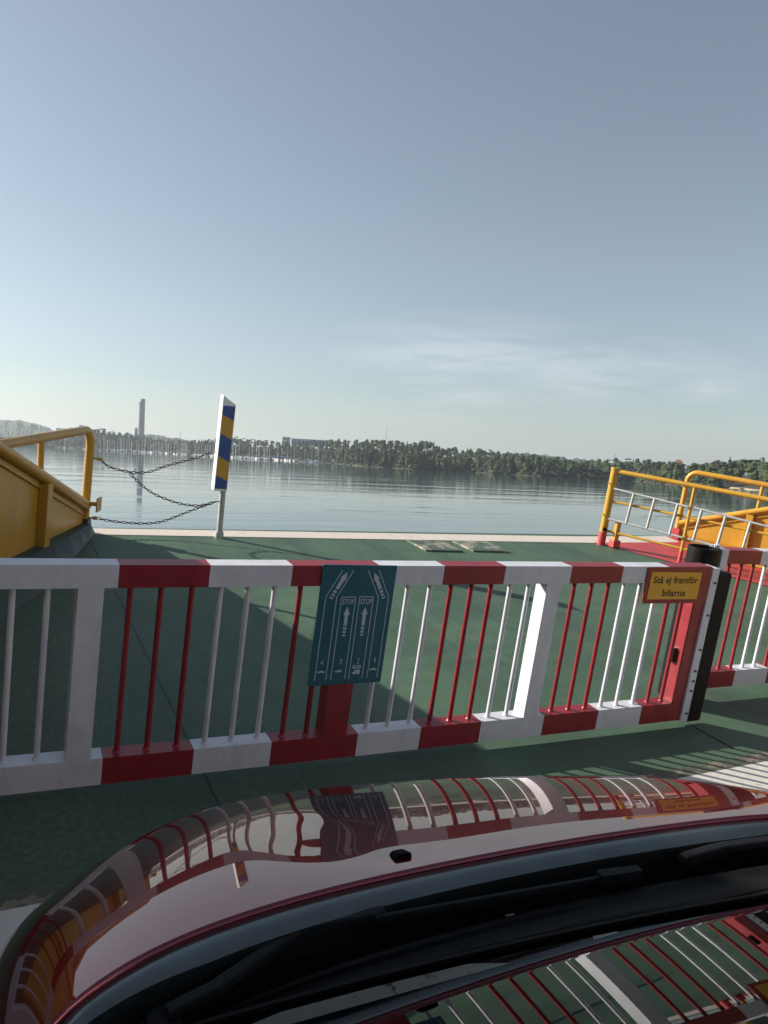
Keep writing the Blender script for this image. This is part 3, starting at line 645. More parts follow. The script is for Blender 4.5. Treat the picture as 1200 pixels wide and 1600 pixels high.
M['tyre'] = mat('tyre_rubber', (0.02, 0.02, 0.02), 0.8, var=0.2)
M['rim'] = mat('alloy_rim', (0.5, 0.5, 0.52), 0.3, metal=0.8, var=0.05)
M['dropping'] = mat('dried_dirt_spot', (0.30, 0.30, 0.30), 0.8, var=0.4, vscale=90)
def glass_material():
    m = bpy.data.materials.new('windscreen_glass'); m.use_nodes = True; t = m.node_tree; t.nodes.clear(); L = t.links.new
    o = t.nodes.new('ShaderNodeOutputMaterial'); g = t.nodes.new('ShaderNodeBsdfGlossy'); g.inputs['Roughness'].default_value = 0.0
    g.inputs['Color'].default_value = (0.96,0.97,0.97,1)
    tr = t.nodes.new('ShaderNodeBsdfTransparent'); tr.inputs['Color'].default_value = (0.55, 0.60, 0.58, 1)
    f = t.nodes.new('ShaderNodeFresnel'); f.inputs['IOR'].default_value = 1.5
    mx = t.nodes.new('ShaderNodeMixShader'); L(f.outputs[0], mx.inputs[0]); L(tr.outputs[0], mx.inputs[1]); L(g.outputs[0], mx.inputs[2]); L(mx.outputs[0], o.inputs[0])
    return m
M['glass'] = glass_material()

CAR = thing('red_car', 'dark red glossy car waiting at the gate, its hood and windscreen in front', 'car', (0.92, -0.6, 0))
# hood
m_ = MB(); NX, NY = 90, 60; XA, XB = -0.03, 1.87
def hood_front(x): return 1.78 - 0.22*((x-.92)/.95)**2
vs = []
for i in range(NX+1):
    x = XA + (XB-XA)*i/NX
    y0 = rear_y(x) if 0.10 < x < 1.74 else rear_y(max(.10, min(1.74, x)))
    for j in range(NY+1):
        y = y0 + (hood_front(x)-y0)*j/NY
        vs.append((x, y, hood_z(x, y)))
m_.add(vs, [(i*(NY+1)+j, (i+1)*(NY+1)+j, (i+1)*(NY+1)+j+1, i*(NY+1)+j+1) for i in range(NX) for j in range(NY)])
# rounded turn-down at the rear edge
hood = obj('hood', m_, M['car'], CAR, smooth=True)
m_ = MB(); vs = []; cols = 70; prof = [(0.0, 0.0), (0.004, -0.0012), (0.0075, -0.005), (0.009, -0.011)]
for i in range(cols+1):
    x = .10 + 1.64*i/cols; y = rear_y(x); z = hood_z(x, y)
    for dy, dz in prof: vs.append((x, y-dy, z+dz))
k = len(prof); m_.add(vs, [(i*k+j, i*k+j+1, (i+1)*k+j+1, (i+1)*k+j) for i in range(cols) for j in range(k-1)])
obj('hood_edge', m_, M['car'], hood, smooth=True)
# satin lip behind the hood edge
m_ = MB(); vs = []
for i in range(cols+1):
    x = .105 + 1.63*i/cols; y = rear_y(x); z = hood_z(x, y); u = (x-.92)
    w = .046 if abs(u) < .6 else .046 - .02*(abs(u)-.6)/.2
    for dy, dz in ((.009,-.010), (.016,-.007), (.016+w*.5, -.004), (.016+w, -.010), (.020+w, -.020), (.020+w,-.06)): vs.append((x, y-dy, z+dz))
k = 6; m_.add(vs, [(i*k+j, i*k+j+1, (i+1)*k+j+1, (i+1)*k+j) for i in range(cols) for j in range(k-1)])
obj('hood_lip', m_, M['lip'], CAR, smooth=True)
# washer nozzle
zn = hood_z(.727, 1.121)
m_ = MB(); m_.hexa([(.705,1.098,zn-.002),(.748,1.098,zn-.002),(.742,1.132,zn-.004),(.711,1.132,zn-.004)], [(.708,1.100,zn+.016),(.745,1.100,zn+.016),(.738,1.124,zn+.010),(.715,1.124,zn+.010)])
obj('washer_nozzle', m_, M['trim'], CAR, bevel=0.004)
zn = hood_z(1.15, 1.121)
# dark well and cowl, up to where the glass begins
m_ = MB(); vs = []
def glass_edge(x): return 0.872 - 0.217*(x-.15) + .024*math.sin(PI*max(0, (x-.15)/.95)) if x < 1.1 else 0.666 - .12*max(0,(x-1.3))/.4
for i in range(cols+1):
    x = .11 + 1.63*i/cols; y = rear_y(x); z = hood_z(x, y); ge = glass_edge(x)
    ya_ = y-.066
    row = [(y-.062, z-.06), (ya_-.008, z-.10), (ya_-.045, z-.10), (ya_-.06, z-.045), (ya_-.075, z-.020)]
    gz = glass_z(x, ge); y5, z5 = row[-1]
    for q in (.12, .16, .40, .44, .70, .74, 1.0):
        bump = -.006 if q in (.16, .40, .74) else 0.0
        row.append((y5+(ge-y5)*q, z5+(gz+.006-z5)*q - .010*math.sin(q*PI) + bump))
    row.append((ge-.002, gz-.01))
    for yy, zz in row: vs.append((x, yy, zz))
k = 13; m_.add(vs, [(i*k+j, i*k+j+1, (i+1)*k+j+1, (i+1)*k+j) for i in range(cols) for j in range(k-1)])
obj('cowl', m_, M['trim'], CAR, smooth=True)
m_ = MB(); vs = []
for i in range(cols+1):
    x = .14 + 1.57*i/cols; ge = glass_edge(x); gz = glass_z(x, ge)
    for dy, dz in ((.006,.004), (.003,.008), (-.006,.010), (-.011,.008), (-.012,.001)): vs.append((x, ge+dy, gz+dz-(dy*.74 if dy<0 else 0)*1.0))
k = 5; m_.add(vs, [(i*k+j, i*k+j+1, (i+1)*k+j+1, (i+1)*k+j) for i in range(cols) for j in range(k-1)])
obj('glass_seal', m_, M['trim'], CAR, smooth=True)
# windscreen
m_ = MB(); vs = []; gx_, gy_ = 48, 30
def roof_front(x): return 0.26 - 0.05*((x-.92)/.7)**2
for i in range(gx_+1):
    u = i/gx_
    for j in range(gy_+1):
        w = j/gy_
        xa_ = .13 + .14*w; xb_ = 1.71 - .14*w; x = xa_ + (xb_-xa_)*u
        yb0 = glass_edge(max(.15,min(1.7,x))) + .05; y = yb0 + (roof_front(x)-yb0)*w
        vs.append((x, y, glass_z(x, y)))
m_.add(vs, [(i*(gy_+1)+j, i*(gy_+1)+j+1, (i+1)*(gy_+1)+j+1, (i+1)*(gy_+1)+j) for i in range(gx_) for j in range(gy_)])
obj('windscreen', m_, M['glass'], CAR, smooth=True)
# wipers
def wiper(pivot, arm, blade, hgt, lab):
    m_ = MB(); m_.tube([(pivot[0], pivot[1], pivot[2]-.03), (pivot[0], pivot[1], pivot[2]+.006)], 0.024, 14)
    w_ = obj('wiper', m_, M['wiper'], CAR, bevel=0.003)
    m_ = MB(); P = [Vector(p) for p in arm]
    for i in range(len(P)-1):
        a, b = P[i], P[i+1]; d = (b-a).normalized(); q = Vector((-d.y, d.x, 0)).normalized()*.0125; z1 = Vector((0,0,.007)); e = d*.002
        m_.hexa([a-q-z1-e, b-q-z1+e, b+q-z1*1+e, a+q-z1-e], [a-q*.7+z1-e, b-q*.7+z1+e, b+q*.7+z1+e, a+q*.7+z1-e])
    obj('wiper_arm', m_, M['wiper'], w_, bevel=0.003)
    m_ = MB(); a, b = Vector(blade[0]), Vector(blade[1]); d = (b-a).normalized(); q = Vector((-d.y, d.x, 0)).normalized()
    for (p0, p1, ww, hh) in ((a, b, .012, .010), (a+d*(b-a).length*.02, a+d*(b-a).length*.98, .004, .022)):
        qq = q*ww/2; m_.hexa([p0-qq-Vector((0,0,hh)), p1-qq-Vector((0,0,hh)), p1+qq-Vector((0,0,hh)), p0+qq-Vector((0,0,hh))], [p0-qq*.6, p1-qq*.6, p1+qq*.6, p0+qq*.6])
    e = b-d*.10; m_.hexa([e-q*.013-Vector((0,0,.012)), b-q*.013-Vector((0,0,.012)), b+q*.013-Vector((0,0,.012)), e+q*.013-Vector((0,0,.012))], [e-q*.010+Vector((0,0,.008)), b-q*.009+Vector((0,0,.004)), b+q*.009+Vector((0,0,.004)), e+q*.010+Vector((0,0,.008))])
    obj('wiper_blade', m_, M['wiper'], w_, bevel=0.002)
    return w_
wiper((.245,.895,1.10), [(.25,.895,1.115),(.315,.905,1.125),(.42,.955,1.125),(.475,.978,1.128),(.62,.975,1.128)], [(.60,.965,1.132),(1.16,.925,1.14)], 0, '')
wiper((1.70,.86,1.10), [(1.69,.862,1.115),(1.58,.925,1.135),(1.40,.932,1.142),(1.29,.93,1.14)], [(1.62,.935,1.14),(1.285,.93,1.14)], 0, '')
# bird dirt spots in the well
for x, y, z, s in ((.905,.985,1.052,.014), (.90,.90,1.118,.008), (.83,.905,1.112,.004), (.86,.83,1.15,.008)):
    m_ = MB(); pts = [(x+s*random.uniform(.5,1.1)*math.cos(a)*.8, y+s*random.uniform(.5,1.1)*math.sin(a)) for a in [2*PI*i/11 for i in range(11)]]
    m_.poly_z(pts, z, z+.003); obj('dirt_spot', m_, M['dropping'], CAR)
# fenders, nose, doors, roof: the rest of the body
prof_x = []
def side(xs, sgn):
    m_ = MB(); vs = []; ys = [hood_front(xs)+.0 - (hood_front(xs)+2.6)*i/40 for i in range(41)]
    for y in ys:
        zt = hood_z(xs, y) if y > rear_y(.12) else 1.03
        if y <= rear_y(.12): zt = min(1.03 + .0*y, hood_z(xs, rear_y(.12)) + .02)
        arch = 0.0
        for wy in (1.15, -1.75):
            if abs(y-wy) < .37: arch = max(arch, math.sqrt(.37**2-(y-wy)**2))
        zb = .28 + arch if arch else .26
        zb = min(zb, zt-.12)
        vs += [(xs, y, zt), (xs+sgn*.035, y, zt-.05), (xs+sgn*.05, y, (zt+zb)/2+.05), (xs+sgn*.045, y, zb), (xs-sgn*.02, y, zb-.01)]
    m_.add(vs, [(i*5+j, i*5+j+1, (i+1)*5+j+1, (i+1)*5+j) for i in range(40) for j in range(4)])
    return m_
obj('body_side', side(XA, -1), M['car'], CAR, smooth=True); obj('body_side', side(XB, 1), M['car'], CAR, smooth=True)
m_ = MB(); vs = []
for i in range(41):
    x = XA + (XB-XA)*i/40; y = hood_front(x); z = hood_z(x, y)
    vs += [(x,y,z),(x,y+.05,z-.08),(x,y+.07,z-.2),(x,y+.05,max(.3,z-.36)),(x,y+.06,.28),(x,y+.0,.2)]
m_.add(vs, [(i*6+j, i*6+j+1, (i+1)*6+j+1, (i+1)*6+j) for i in range(40) for j in range(5)]); obj('nose', m_, M['car'], CAR, smooth=True)
for x0_ in (.12, 1.42):
    m_ = MB(); pts = [(x0_,0.52),(x0_+.30,.50),(x0_+.28,.62),(x0_+.02,.66)]; y = hood_front(x0_+.15)+.075
    m_.poly_y([(a, b) for a, b in pts], y-.06, y+.02); obj('headlight', m_, M['lamp'], CAR, bevel=.015)
m_ = MB(); m_.box(.45, 1.39, 1.80, 1.86, .30, .44); obj('grille', m_, M['trim'], CAR, bevel=.01)
for x0_ in (XA+.02, XB-.02):
    for wy in (1.15, -1.75):
        m_ = MB(); m_.tube([(x0_-.10, wy, .32), (x0_+.10, wy, .32)], .32, 32); wh = obj('wheel', m_, M['tyre'], CAR, bevel=.02, smooth=True)
        m_ = MB(); m_.tube([(x0_-.108, wy, .32), (x0_+.108, wy, .32)], .21, 24); obj('rim', m_, M['rim'], wh, bevel=.01)
def roof_z(x, y):
    return glass_z(x, roof_front(x)) + .05*math.sin(max(0,min(1,(roof_front(x)-y)/2.2))*PI) - .10*((max(0,(-1.2-y)))/1.2)**2
m_ = MB(); vs = []
for i in range(25):
    u = i/24
    for j in range(21):
        w = j/20; xa_ = .26; xb_ = 1.58; x = xa_+(xb_-xa_)*u; y = roof_front(x)-.0 - (2.55)*w
        vs.append((x, y, roof_z(x, y) - .015*(abs(2*u-1))**6))
m_.add(vs, [(i*21+j, i*21+j+1, (i+1)*21+j+1, (i+1)*21+j) for i in range(24) for j in range(20)]); obj('roof', m_, M['car'], CAR, smooth=True)
for sgn, xt, xb_ in ((-1, .26, XA), (1, 1.58, XB)):
    m_ = MB(); m_.tube([(xb_-sgn*.13, .92, 1.07), (xb_-sgn*.21, .55, glass_z(xb_-sgn*.21,.55)), (xt, roof_front(xt), roof_z(xt, roof_front(xt))-.012), (xt, -1.0, roof_z(xt,-1.0)-.012), (xt, -2.3, roof_z(xt,-2.3)-.012)], .03, 10, radii=[.022,.026,.028,.03,.03]); obj('roof_pillar', m_, M['car'], CAR, smooth=True)
    ys = [.85, .5, .15, -.4, -1.0, -1.6, -2.2]; m_ = MB(); vs = []
    for y in ys:
        tz = roof_z(xt, min(y, roof_front(xt)))-.02 if y < .26 else glass_z(xt, y)-.03
        tx = xt if y < .3 else xb_-sgn*.17
        vs += [(xb_-sgn*.02, y, 1.02), (tx, y, tz)]
    m_.add(vs, [(i*2, i*2+1, i*2+3, i*2+2) for i in range(len(ys)-1)]); obj('side_window', m_, M['glass'], CAR, smooth=True)
m_ = MB(); m_.hexa([(XA,-2.62,.35),(XB,-2.62,.35),(XB,-2.55,.35),(XA,-2.55,.35)], [(.22,-2.45,1.0),(1.62,-2.45,1.0),(1.62,-2.3,1.0),(.22,-2.3,1.0)]); obj('tailgate', m_, M['car'], CAR, bevel=.02)
m_ = MB(); vs = [(.2,-2.42,1.0),(1.64,-2.42,1.0),(1.58,-2.28,roof_z(1.5,-2.28)),(.26,-2.28,roof_z(.3,-2.28))]; m_.add(vs, [(0,1,2,3)]); obj('rear_window', m_, M['glass'], CAR)
# cabin: dashboard and floor tub
m_ = MB(); vs = []
for x in (.12, .5, .92, 1.34, 1.72):
    vs += [(x,.93,1.00),(x,.70,1.035),(x,.40,1.04),(x,.30,.98),(x,.32,.55)]
m_.add(vs, [(i*5+j, i*5+j+1, (i+1)*5+j+1, (i+1)*5+j) for i in range(4) for j in range(4)]); obj('dashboard', m_, M['interior'], CAR, smooth=True)
m_ = MB(); m_.box(.05, 1.79, -2.3, .9, .30, .42); obj('cabin_floor', m_, M['interior'], CAR)
for x0_ in (.2, 1.05):
    m_ = MB(); m_.hexa([(x0_,-.75,.45),(x0_+.5,-.75,.45),(x0_+.5,-.55,.45),(x0_,-.55,.45)], [(x0_+.06,-.95,1.2),(x0_+.44,-.95,1.2),(x0_+.44,-.85,1.2),(x0_+.06,-.85,1.2)]); m_.box(x0_, x0_+.5, -.7, -.15, .42, .60); obj('seat', m_, M['interior'], CAR, bevel=.04)

# ---- put everything on the ferry into the level world
for o in ship_roots:
    base = Matrix.Translation(Vector(o['base'])) if 'base' in o else Matrix.Identity(4)
    o.matrix_world = SHIP @ base
    if 'base' in o: del o['base']

# ================================================================== WATER AND SHORES (world metres)
def water_material():
    m = bpy.data.materials.new('calm_water'); t, b = nodes_of(m); L = t.links.new
    b.inputs['Base Color'].default_value = (0.035, 0.070, 0.090, 1); b.inputs['Roughness'].default_value = 0.03
    b.inputs['IOR'].default_value = 1.333; b.inputs['Specular IOR Level'].default_value = 0.5
    c = t.nodes.new('ShaderNodeTexCoord')
    def layer(scale, sx, sy, rot, det, dist=0.0):
        mp_ = t.nodes.new('ShaderNodeMapping'); mp_.inputs['Scale'].default_value = (sx, sy, 1); mp_.inputs['Rotation'].default_value = (0, 0, rot)
        L(c.outputs['Object'], mp_.inputs[0])
        n_ = t.nodes.new('ShaderNodeTexNoise'); n_.inputs['Scale'].default_value = scale; n_.inputs['Detail'].default_value = det
        n_.inputs['Roughness'].default_value = 0.5; n_.inputs['Distortion'].default_value = dist
        L(mp_.outputs[0], n_.inputs['Vector']); return n_.outputs[0]
    def m_(op, a, b2):
        x = t.nodes.new('ShaderNodeMath'); x.operation = op
        for i, v in enumerate((a, b2)):
            if isinstance(v, float): x.inputs[i].default_value = v
            else: L(v, x.inputs[i])
        return x.outputs[0]
    patch = t.nodes.new('ShaderNodeMapRange'); patch.inputs['From Min'].default_value = 0.40; patch.inputs['From Max'].default_value = 0.60
    patch.inputs['To Min'].default_value = 0.22; patch.inputs['To Max'].default_value = 1.0
    L(layer(0.03, 0.5, 2.0, 0.45, 3), patch.inputs['Value'])
    h = m_('MULTIPLY', layer(0.9, 0.7, 1.2, 0.45, 5, 0.8), 0.0125)
    h = m_('ADD', h, m_('MULTIPLY', layer(0.24, 0.6, 1.2, 0.75, 4, 0.8), 0.036))
    h = m_('ADD', h, m_('MULTIPLY', layer(0.06, 0.6, 1.2, 0.2, 3, 0.8), 0.065))
    h = m_('MULTIPLY', h, patch.outputs[0])
    bp = t.nodes.new('ShaderNodeBump'); bp.inputs['Distance'].default_value = 1.0; bp.inputs['Strength'].default_value = 1.0
    L(h, bp.inputs['Height']); L(bp.outputs[0], b.inputs['Normal'])
    return m
M['water'] = water_material()
m_ = MB(); R_ = 5600; K = 64
vs = [(0, 0, 0)] + [(R_*math.cos(2*PI*i/K), R_*math.sin(2*PI*i/K), 0) for i in range(K)]
m_.add(vs, [(0, i+1, (i+1) % K+1) for i in range(K)]); struct('water', m_, M['water'], ship=False)

def interp(tab, x):
    if x <= tab[0][0]: return tab[0][1]
    for (a, va), (b, vb) in zip(tab, tab[1:]):
        if x <= b:
            return va + (vb-va)*(x-a)/(b-a)
    return tab[-1][1]
SHORE = [(-40,900),(-20,1000),(-2.1,1120),(0.2,1180),(2.8,1350),(4.2,1300),(6.2,1150),(9.5,1170),(12.8,1120),(15.1,1000),(17.4,980),(20.5,915),(23.1,850),(25.0,690),(28.4,625),(32.7,650),(37.0,600),(40.2,590),(41.8,620),(44.9,650),(46.6,560),(48.6,470),(51.4,430),(53.8,371),(56.1,343),(70,300),(100,300)]
SKYL = [(-40,.008),(-6,-.001),(-2.1,-.0008),(1.7,.0069),(4.1,.0145),(5.35,.0188),(6,.0212),(6.6,.0212),(7.5,.0195),(8.3,.0182),(10,.0153),(11.4,.013),(12.8,.0136),(14.1,.0163),(15.5,.0208),(17.3,.0196),(19.2,.0188),(21.6,.0222),(23,.0253),(24.9,.0262),(26.9,.0295),(28.8,.0266),(29.5,.0287),(30.1,.0312),(30.7,.0278),(31.2,.0222),(32.6,.0246),(34.5,.0222),(37.4,.0203),(40.1,.0170),(41.1,.0122),(42.4,.0165),(43.7,.0187),(45.5,.0193),(47.6,.0187),(49.7,.0183),(51.3,.0235),(53.7,.0299),(55.9,.0353),(62,.04),(100,.04)]
def skys(az): return interp(SKYL, az) + .0012
def shore(az): return interp(SHORE, az) + 7*math.sin(az*2.1) + 4*math.sin(az*5.3+1)
def wp(az, d, z=0.0):
    a = math.radians(az); return Vector((math.sin(a)*d, math.cos(a)*d, z))
def ground_z(az, off):
    d0 = shore(az)
    if off < 0: return max(-1.5, off*.1)
    ridge = max(3.0, 5 + skys(az)*(d0+210) - 12.5)
    q = min(1.0, off/210); sm = q*q*(3-2*q)
    n_ = noise.noise(Vector((az*.35, off*.01, 0)))*1.6*min(1, off/40)
    return 0.4 + 1.0*min(1, off/8) + (ridge-1.4)*sm*(.55+.45*q) + n_ - max(0, off-240)*.02
M['soil'] = mat('forest_floor', (0.030, 0.036, 0.020), 0.95, var=0.4, vscale=0.05)
M['rock'] = mat('shore_rock', (0.16, 0.15, 0.135), 0.9, var=0.4, vscale=0.3)
M['sand'] = mat('beach_sand', (0.30, 0.25, 0.18), 0.95, var=0.12, vscale=0.3)
offs = [-14, -4, 0, 1.5, 4, 10, 25, 50, 80, 120, 170, 215, 260, 350, 500]
m_ = MB(); azs = [-40 + i*0.5 for i in range(281)]; vs = []
for az in azs:
    for of in offs: vs.append(wp(az, shore(az)+of, ground_z(az, of)))
k = len(offs); m_.add(vs, [(i*k+j, (i+1)*k+j, (i+1)*k+j+1, i*k+j+1) for i in range(len(azs)-1) for j in range(k-1)])
struct('far_shore', m_, M['soil'], ship=False, smooth=True)
# sandy beach on the right
m_ = MB(); vs = []
bz = [51.2 + .18*i for i in range(14)]
for az in bz:
    e = math.sin((az-51.2)/2.34*PI)
    for q in range(4): of = -1 + q/3*(5+16*e); vs.append(wp(az, shore(az)+of, ground_z(az, max(of,0)) + .12))
m_.add(vs, [(i*4+j, (i+1)*4+j, (i+1)*4+j+1, i*4+j+1) for i in range(13) for j in range(3)]); struct('sandy_beach', m_, M['sand'], ship=False)
# distant hills
def hill(name, tab, d, depth, bumpy):
    m_ = MB(); vs = []; a0, a1 = tab[0][0], tab[-1][0]; n_ = int((a1-a0)/.05); Q = [0, .05, .12, .2, .28, .36, .44, .52, .6, .68, .76, .84, .92, .97, 1.0, 1.3]
    rg = random.Random(int(d))
    for i in range(n_+1):
        az = a0 + (a1-a0)*i/n_
        h = 5 + interp(tab, az)*d + bumpy*(noise.noise(Vector((az*1.2, 0, d)))*.9 + noise.noise(Vector((az*4, 3, d)))*.6)
        for q in Q:
            sm = math.sin(min(1, q)*PI/2)**.8 if q <= 1 else .9
            zz = h*sm + rg.uniform(-1, 1)*bumpy*.42 + bumpy*2.2*noise.noise(Vector((az*2.2, q*4, d)))*(1 if 0 < q < .95 else .15)
            vs.append(wp(az + rg.uniform(-.012, .012), d - depth*(1-q), zz if q > 0 else -1))
    k = len(Q); m_.add(vs, [(i*k+j, (i+1)*k+j, (i+1)*k+j+1, i*k+j+1) for i in range(n_) for j in range(k-1)])
    return struct(name, m_, M['farwood'], ship=False)
M['farwood'] = mat('distant_wooded_slope', (0.040, 0.055, 0.028), 0.95, var=0.55, vscale=0.018)
hill('far_hill', [(-14,.015),(-6,.012),(-3,.0150),(-2,.0165),(-.5,.0235),(.2,.0246),(1.3,.0258),(2.0,.0240),(2.5,.0222),(3.1,.0183),(3.5,.0150),(4.5,.0135),(6,.012)], 3000, 700, 4)
hill('far_hill', [(2.6,.0140),(4.2,.0150),(6,.0142),(8.0,.0150),(9.3,.0182),(10.2,.0180),(11.5,.0162),(12.3,.0140),(12.9,.0118),(14,.0095),(15.5,.006)], 2500, 500, 3)
hill('far_hill', [(36,.012),(37.6,.0192),(39,.0188),(40.0,.0176),(40.6,.0150),(41.3,.0158),(42.5,.0146),(44,.012),(46,.008)], 2100, 400, 3)

# ---- trees
def leaf_mat(name, c, c2):
    m = bpy.data.materials.new(name); t, b = nodes_of(m); L = t.links.new
    c_ = t.nodes.new('ShaderNodeTexCoord'); n_ = t.nodes.new('ShaderNodeTexNoise'); n_.inputs['Scale'].default_value = 0.45; n_.inputs['Detail'].default_value = 5
    L(c_.outputs['Object'], n_.inputs['Vector'])
    oi = t.nodes.new('ShaderNodeObjectInfo')
    r = t.nodes.new('ShaderNodeValToRGB'); r.color_ramp.elements[0].position = .3; r.color_ramp.elements[1].position = .7
    r.color_ramp.elements[0].color = c + (1,); r.color_ramp.elements[1].color = c2 + (1,)
    L(n_.outputs[0], r.inputs[0]); L(r.outputs[0], b.inputs['Base Color']); b.inputs['Roughness'].default_value = .8
    b.inputs['Specular IOR Level'].default_value = .2
    return m
LM = [leaf_mat('spruce_needles', (.018,.031,.019), (.034,.048,.026)), leaf_mat('pine_needles', (.028,.042,.024), (.048,.062,.032)),
      leaf_mat('oak_leaves', (.032,.052,.022), (.060,.084,.034)), leaf_mat('birch_leaves', (.050,.074,.030), (.080,.105,.045)), leaf_mat('reddish_leaves', (.055,.045,.030), (.085,.070,.045))]
M['bark'] = mat('tree_bark', (0.07, 0.055, 0.045), 0.9, var=0.3, vscale=3)
def ico(m_, c, r, sq, seed, amp=.35):
    t_ = (1+5**.5)/2
    V0 = [(-1,t_,0),(1,t_,0),(-1,-t_,0),(1,-t_,0),(0,-1,t_),(0,1,t_),(0,-1,-t_),(0,1,-t_),(t_,0,-1),(t_,0,1),(-t_,0,-1),(-t_,0,1)]
    F0 = [(0,11,5),(0,5,1),(0,1,7),(0,7,10),(0,10,11),(1,5,9),(5,11,4),(11,10,2),(10,7,6),(7,1,8),(3,9,4),(3,4,2),(3,2,6),(3,6,8),(3,8,9),(4,9,5),(2,4,11),(6,2,10),(8,6,7),(9,8,1)]
    rnd = random.Random(seed); vs = []
    for v in V0:
        v = Vector(v).normalized(); k = r*(1 + rnd.uniform(-amp, amp)); vs.append((c[0]+v.x*k, c[1]+v.y*k, c[2]+v.z*k*sq))
    m_.add(vs, F0)
def leaves(m_, c, r, sq, n_, size, rnd):
    for _ in range(n_):
        v = Vector((rnd.gauss(0,1), rnd.gauss(0,1), rnd.gauss(0,1))).normalized(); k = r*rnd.uniform(.8, 1.22)
        p = Vector((c[0]+v.x*k, c[1]+v.y*k, c[2]+v.z*k*sq)); a = Vector((rnd.uniform(-1,1), rnd.uniform(-1,1), rnd.uniform(-.6,.6))).normalized()*size*rnd.uniform(.6,1.3)
        b = a.cross(v).normalized()*size*rnd.uniform(.5,1.0)
        m_.add([p-a, p+b, p+a*.8-b*.5], [(0,1,2)])
def crown_mesh(kind, seed):     # unit tree 1 m high
    rnd = random.Random(seed); m_ = MB(); H = 12.0
    if kind == 0:      # spruce
        tiers = 11; W_ = rnd.uniform(1.7, 2.3)
        for i in range(tiers):
            q = i/(tiers-1); z = 1.0 + (H-1.4)*q; r = W_*(1-q)**.85 + .18; n_ = 11; vs = [(0,0,z+1.25)]
            a0 = rnd.uniform(0,6)
            for j in range(n_*2):
                a = a0 + PI*j/n_; k = r*(rnd.uniform(.85,1.2) if j % 2 == 0 else rnd.uniform(.5,.7)); vs.append((math.cos(a)*k, math.sin(a)*k, z - .25*k + rnd.uniform(-.15,.15)))
            m_.add(vs, [(0, 1+j, 1+(j+1) % (2*n_)) for j in range(2*n_)])
    elif kind == 1:    # pine: flat irregular crown high on the trunk
        for i in range(7):
            a = rnd.uniform(0, 6.3); rr = rnd.uniform(0, 1.5); z = rnd.uniform(.55, .93)*H; r = rnd.uniform(.9, 1.5)
            c = (math.cos(a)*rr, math.sin(a)*rr, z); ico(m_, c, r*.85, .6, rnd.random()); leaves(m_, c, r, .6, 22, .34, rnd)
    else:              # broad leaved
        for i in range(9 if kind == 2 else 8):
            a = rnd.uniform(0, 6.3); q = rnd.random(); z = (.30 + .58*q)*H; rr = rnd.uniform(.3, 2.3 if kind == 2 else 1.4)*(1-.6*q); r = rnd.uniform(1.1, 1.9)*(1.15-.4*q)*(1 if kind == 2 else .75)
            c = (math.cos(a)*rr, math.sin(a)*rr, z); ico(m_, c, r*.88, .85, rnd.random()); leaves(m_, c, r, .85, 22, .36, rnd)
        c = (0, 0, .5*H); ico(m_, c, 1.9 if kind == 2 else 1.2, 1.5, rnd.random())
    m_.v = [(x/H, y/H, z/H) for x, y, z in m_.v]
    return m_
protos = {k: [crown_mesh(k, 10*k+j) for j in range(4)] for k in range(4)}
def kind_at(az, rnd):
    if 24 < az < 32: w = (.27, .25, .32, .16)
    elif az > 41: w = (.08, .25, .47, .20)
    elif az > 32: w = (.08, .2, .47, .25)
    else: w = (.15, .25, .45, .15)
    x = rnd.random(); s = 0
    for k, p in enumerate(w):
        s += p
        if x < s: return k
    return 2
stuff = {0: MB(), 1: MB(), 2: MB(), 3: MB(), 4: MB()}; stuff_tr = MB()
tree_objs = []
def section(az):
    for lim, nm in ((24.6, 'just right of the white day mark'), (26.3, 'between the day mark and the radio mast'), (28.3, 'below the radio mast'), (29.9, 'left of the highest crown'), (31.3, 'under the highest crown'),
                    (33.5, 'a little right of the highest crown'), (36, 'in the middle of the low headland wood'), (38.5, 'towards the low end of the headland'), (41, 'at the tip of the headland'),
                    (43.5, 'in the bay beyond the headland'), (46, 'behind the bollard top'), (48, 'left of the brick house'), (49.8, 'right of the brick house'), (51.2, 'left of the sandy beach'), (53.8, 'behind the sandy beach')):
        if az < lim: return nm
    return 'right of the sandy beach'
def berth(az):
    for lim, nm in ((6.2, 'alone left of the marina wood'), (7.5, 'just right of the yellow rail end'), (8.7, 'left of the chimney'), (9.7, 'below the chimney'), (10.9, 'just right of the chimney'), (11.9, 'left of the red roofed house'), (12.9, 'below the red roofed house'),
                    (14.0, 'left of the striped marker'), (15.2, 'behind the striped marker'), (16.4, 'just right of the striped marker'), (17.5, 'midway between marker and blue shed'), (18.6, 'left of the blue shed'), (19.9, 'in front of the blue shed')):
        if az < lim: return nm
    return 'right of the blue shed'
mesh_cache = {}
def tree_thing(kind, j, loc, h, wk, rot, label, group, mi=None):
    key = (kind, j, mi)
    if key not in mesh_cache:
        pm = protos[kind][j]; me = bpy.data.meshes.new('crown'); me.from_pydata(pm.v, [], pm.f); me.materials.append(LM[kind if mi is None else mi])
        tm = MB(); tm.tube([(0,0,-.05),(0.004,0,.4),(0,0,.85)], .016, 6, radii=[.02,.014,.006]); tme = bpy.data.meshes.new('trunk'); tme.from_pydata(tm.v, [], tm.f); tme.materials.append(M['bark'])
        mesh_cache[key] = (me, tme)
    me, tme = mesh_cache[key]
    nm = ('spruce_tree', 'pine_tree', 'oak_tree', 'birch_tree')[kind]
    t = bpy.data.objects.new(nm, None); COL.objects.link(t); t.location = loc; t.scale = (h*wk, h*wk, h); t.rotation_euler = (0, 0, rot)
    tag(t, label, 'tree', group)
    for n_, mm in (('crown', me), ('trunk', tme)):
        o = bpy.data.objects.new(n_, mm); COL.objects.link(o); o.parent = t
    return t
rnd = random.Random(11)
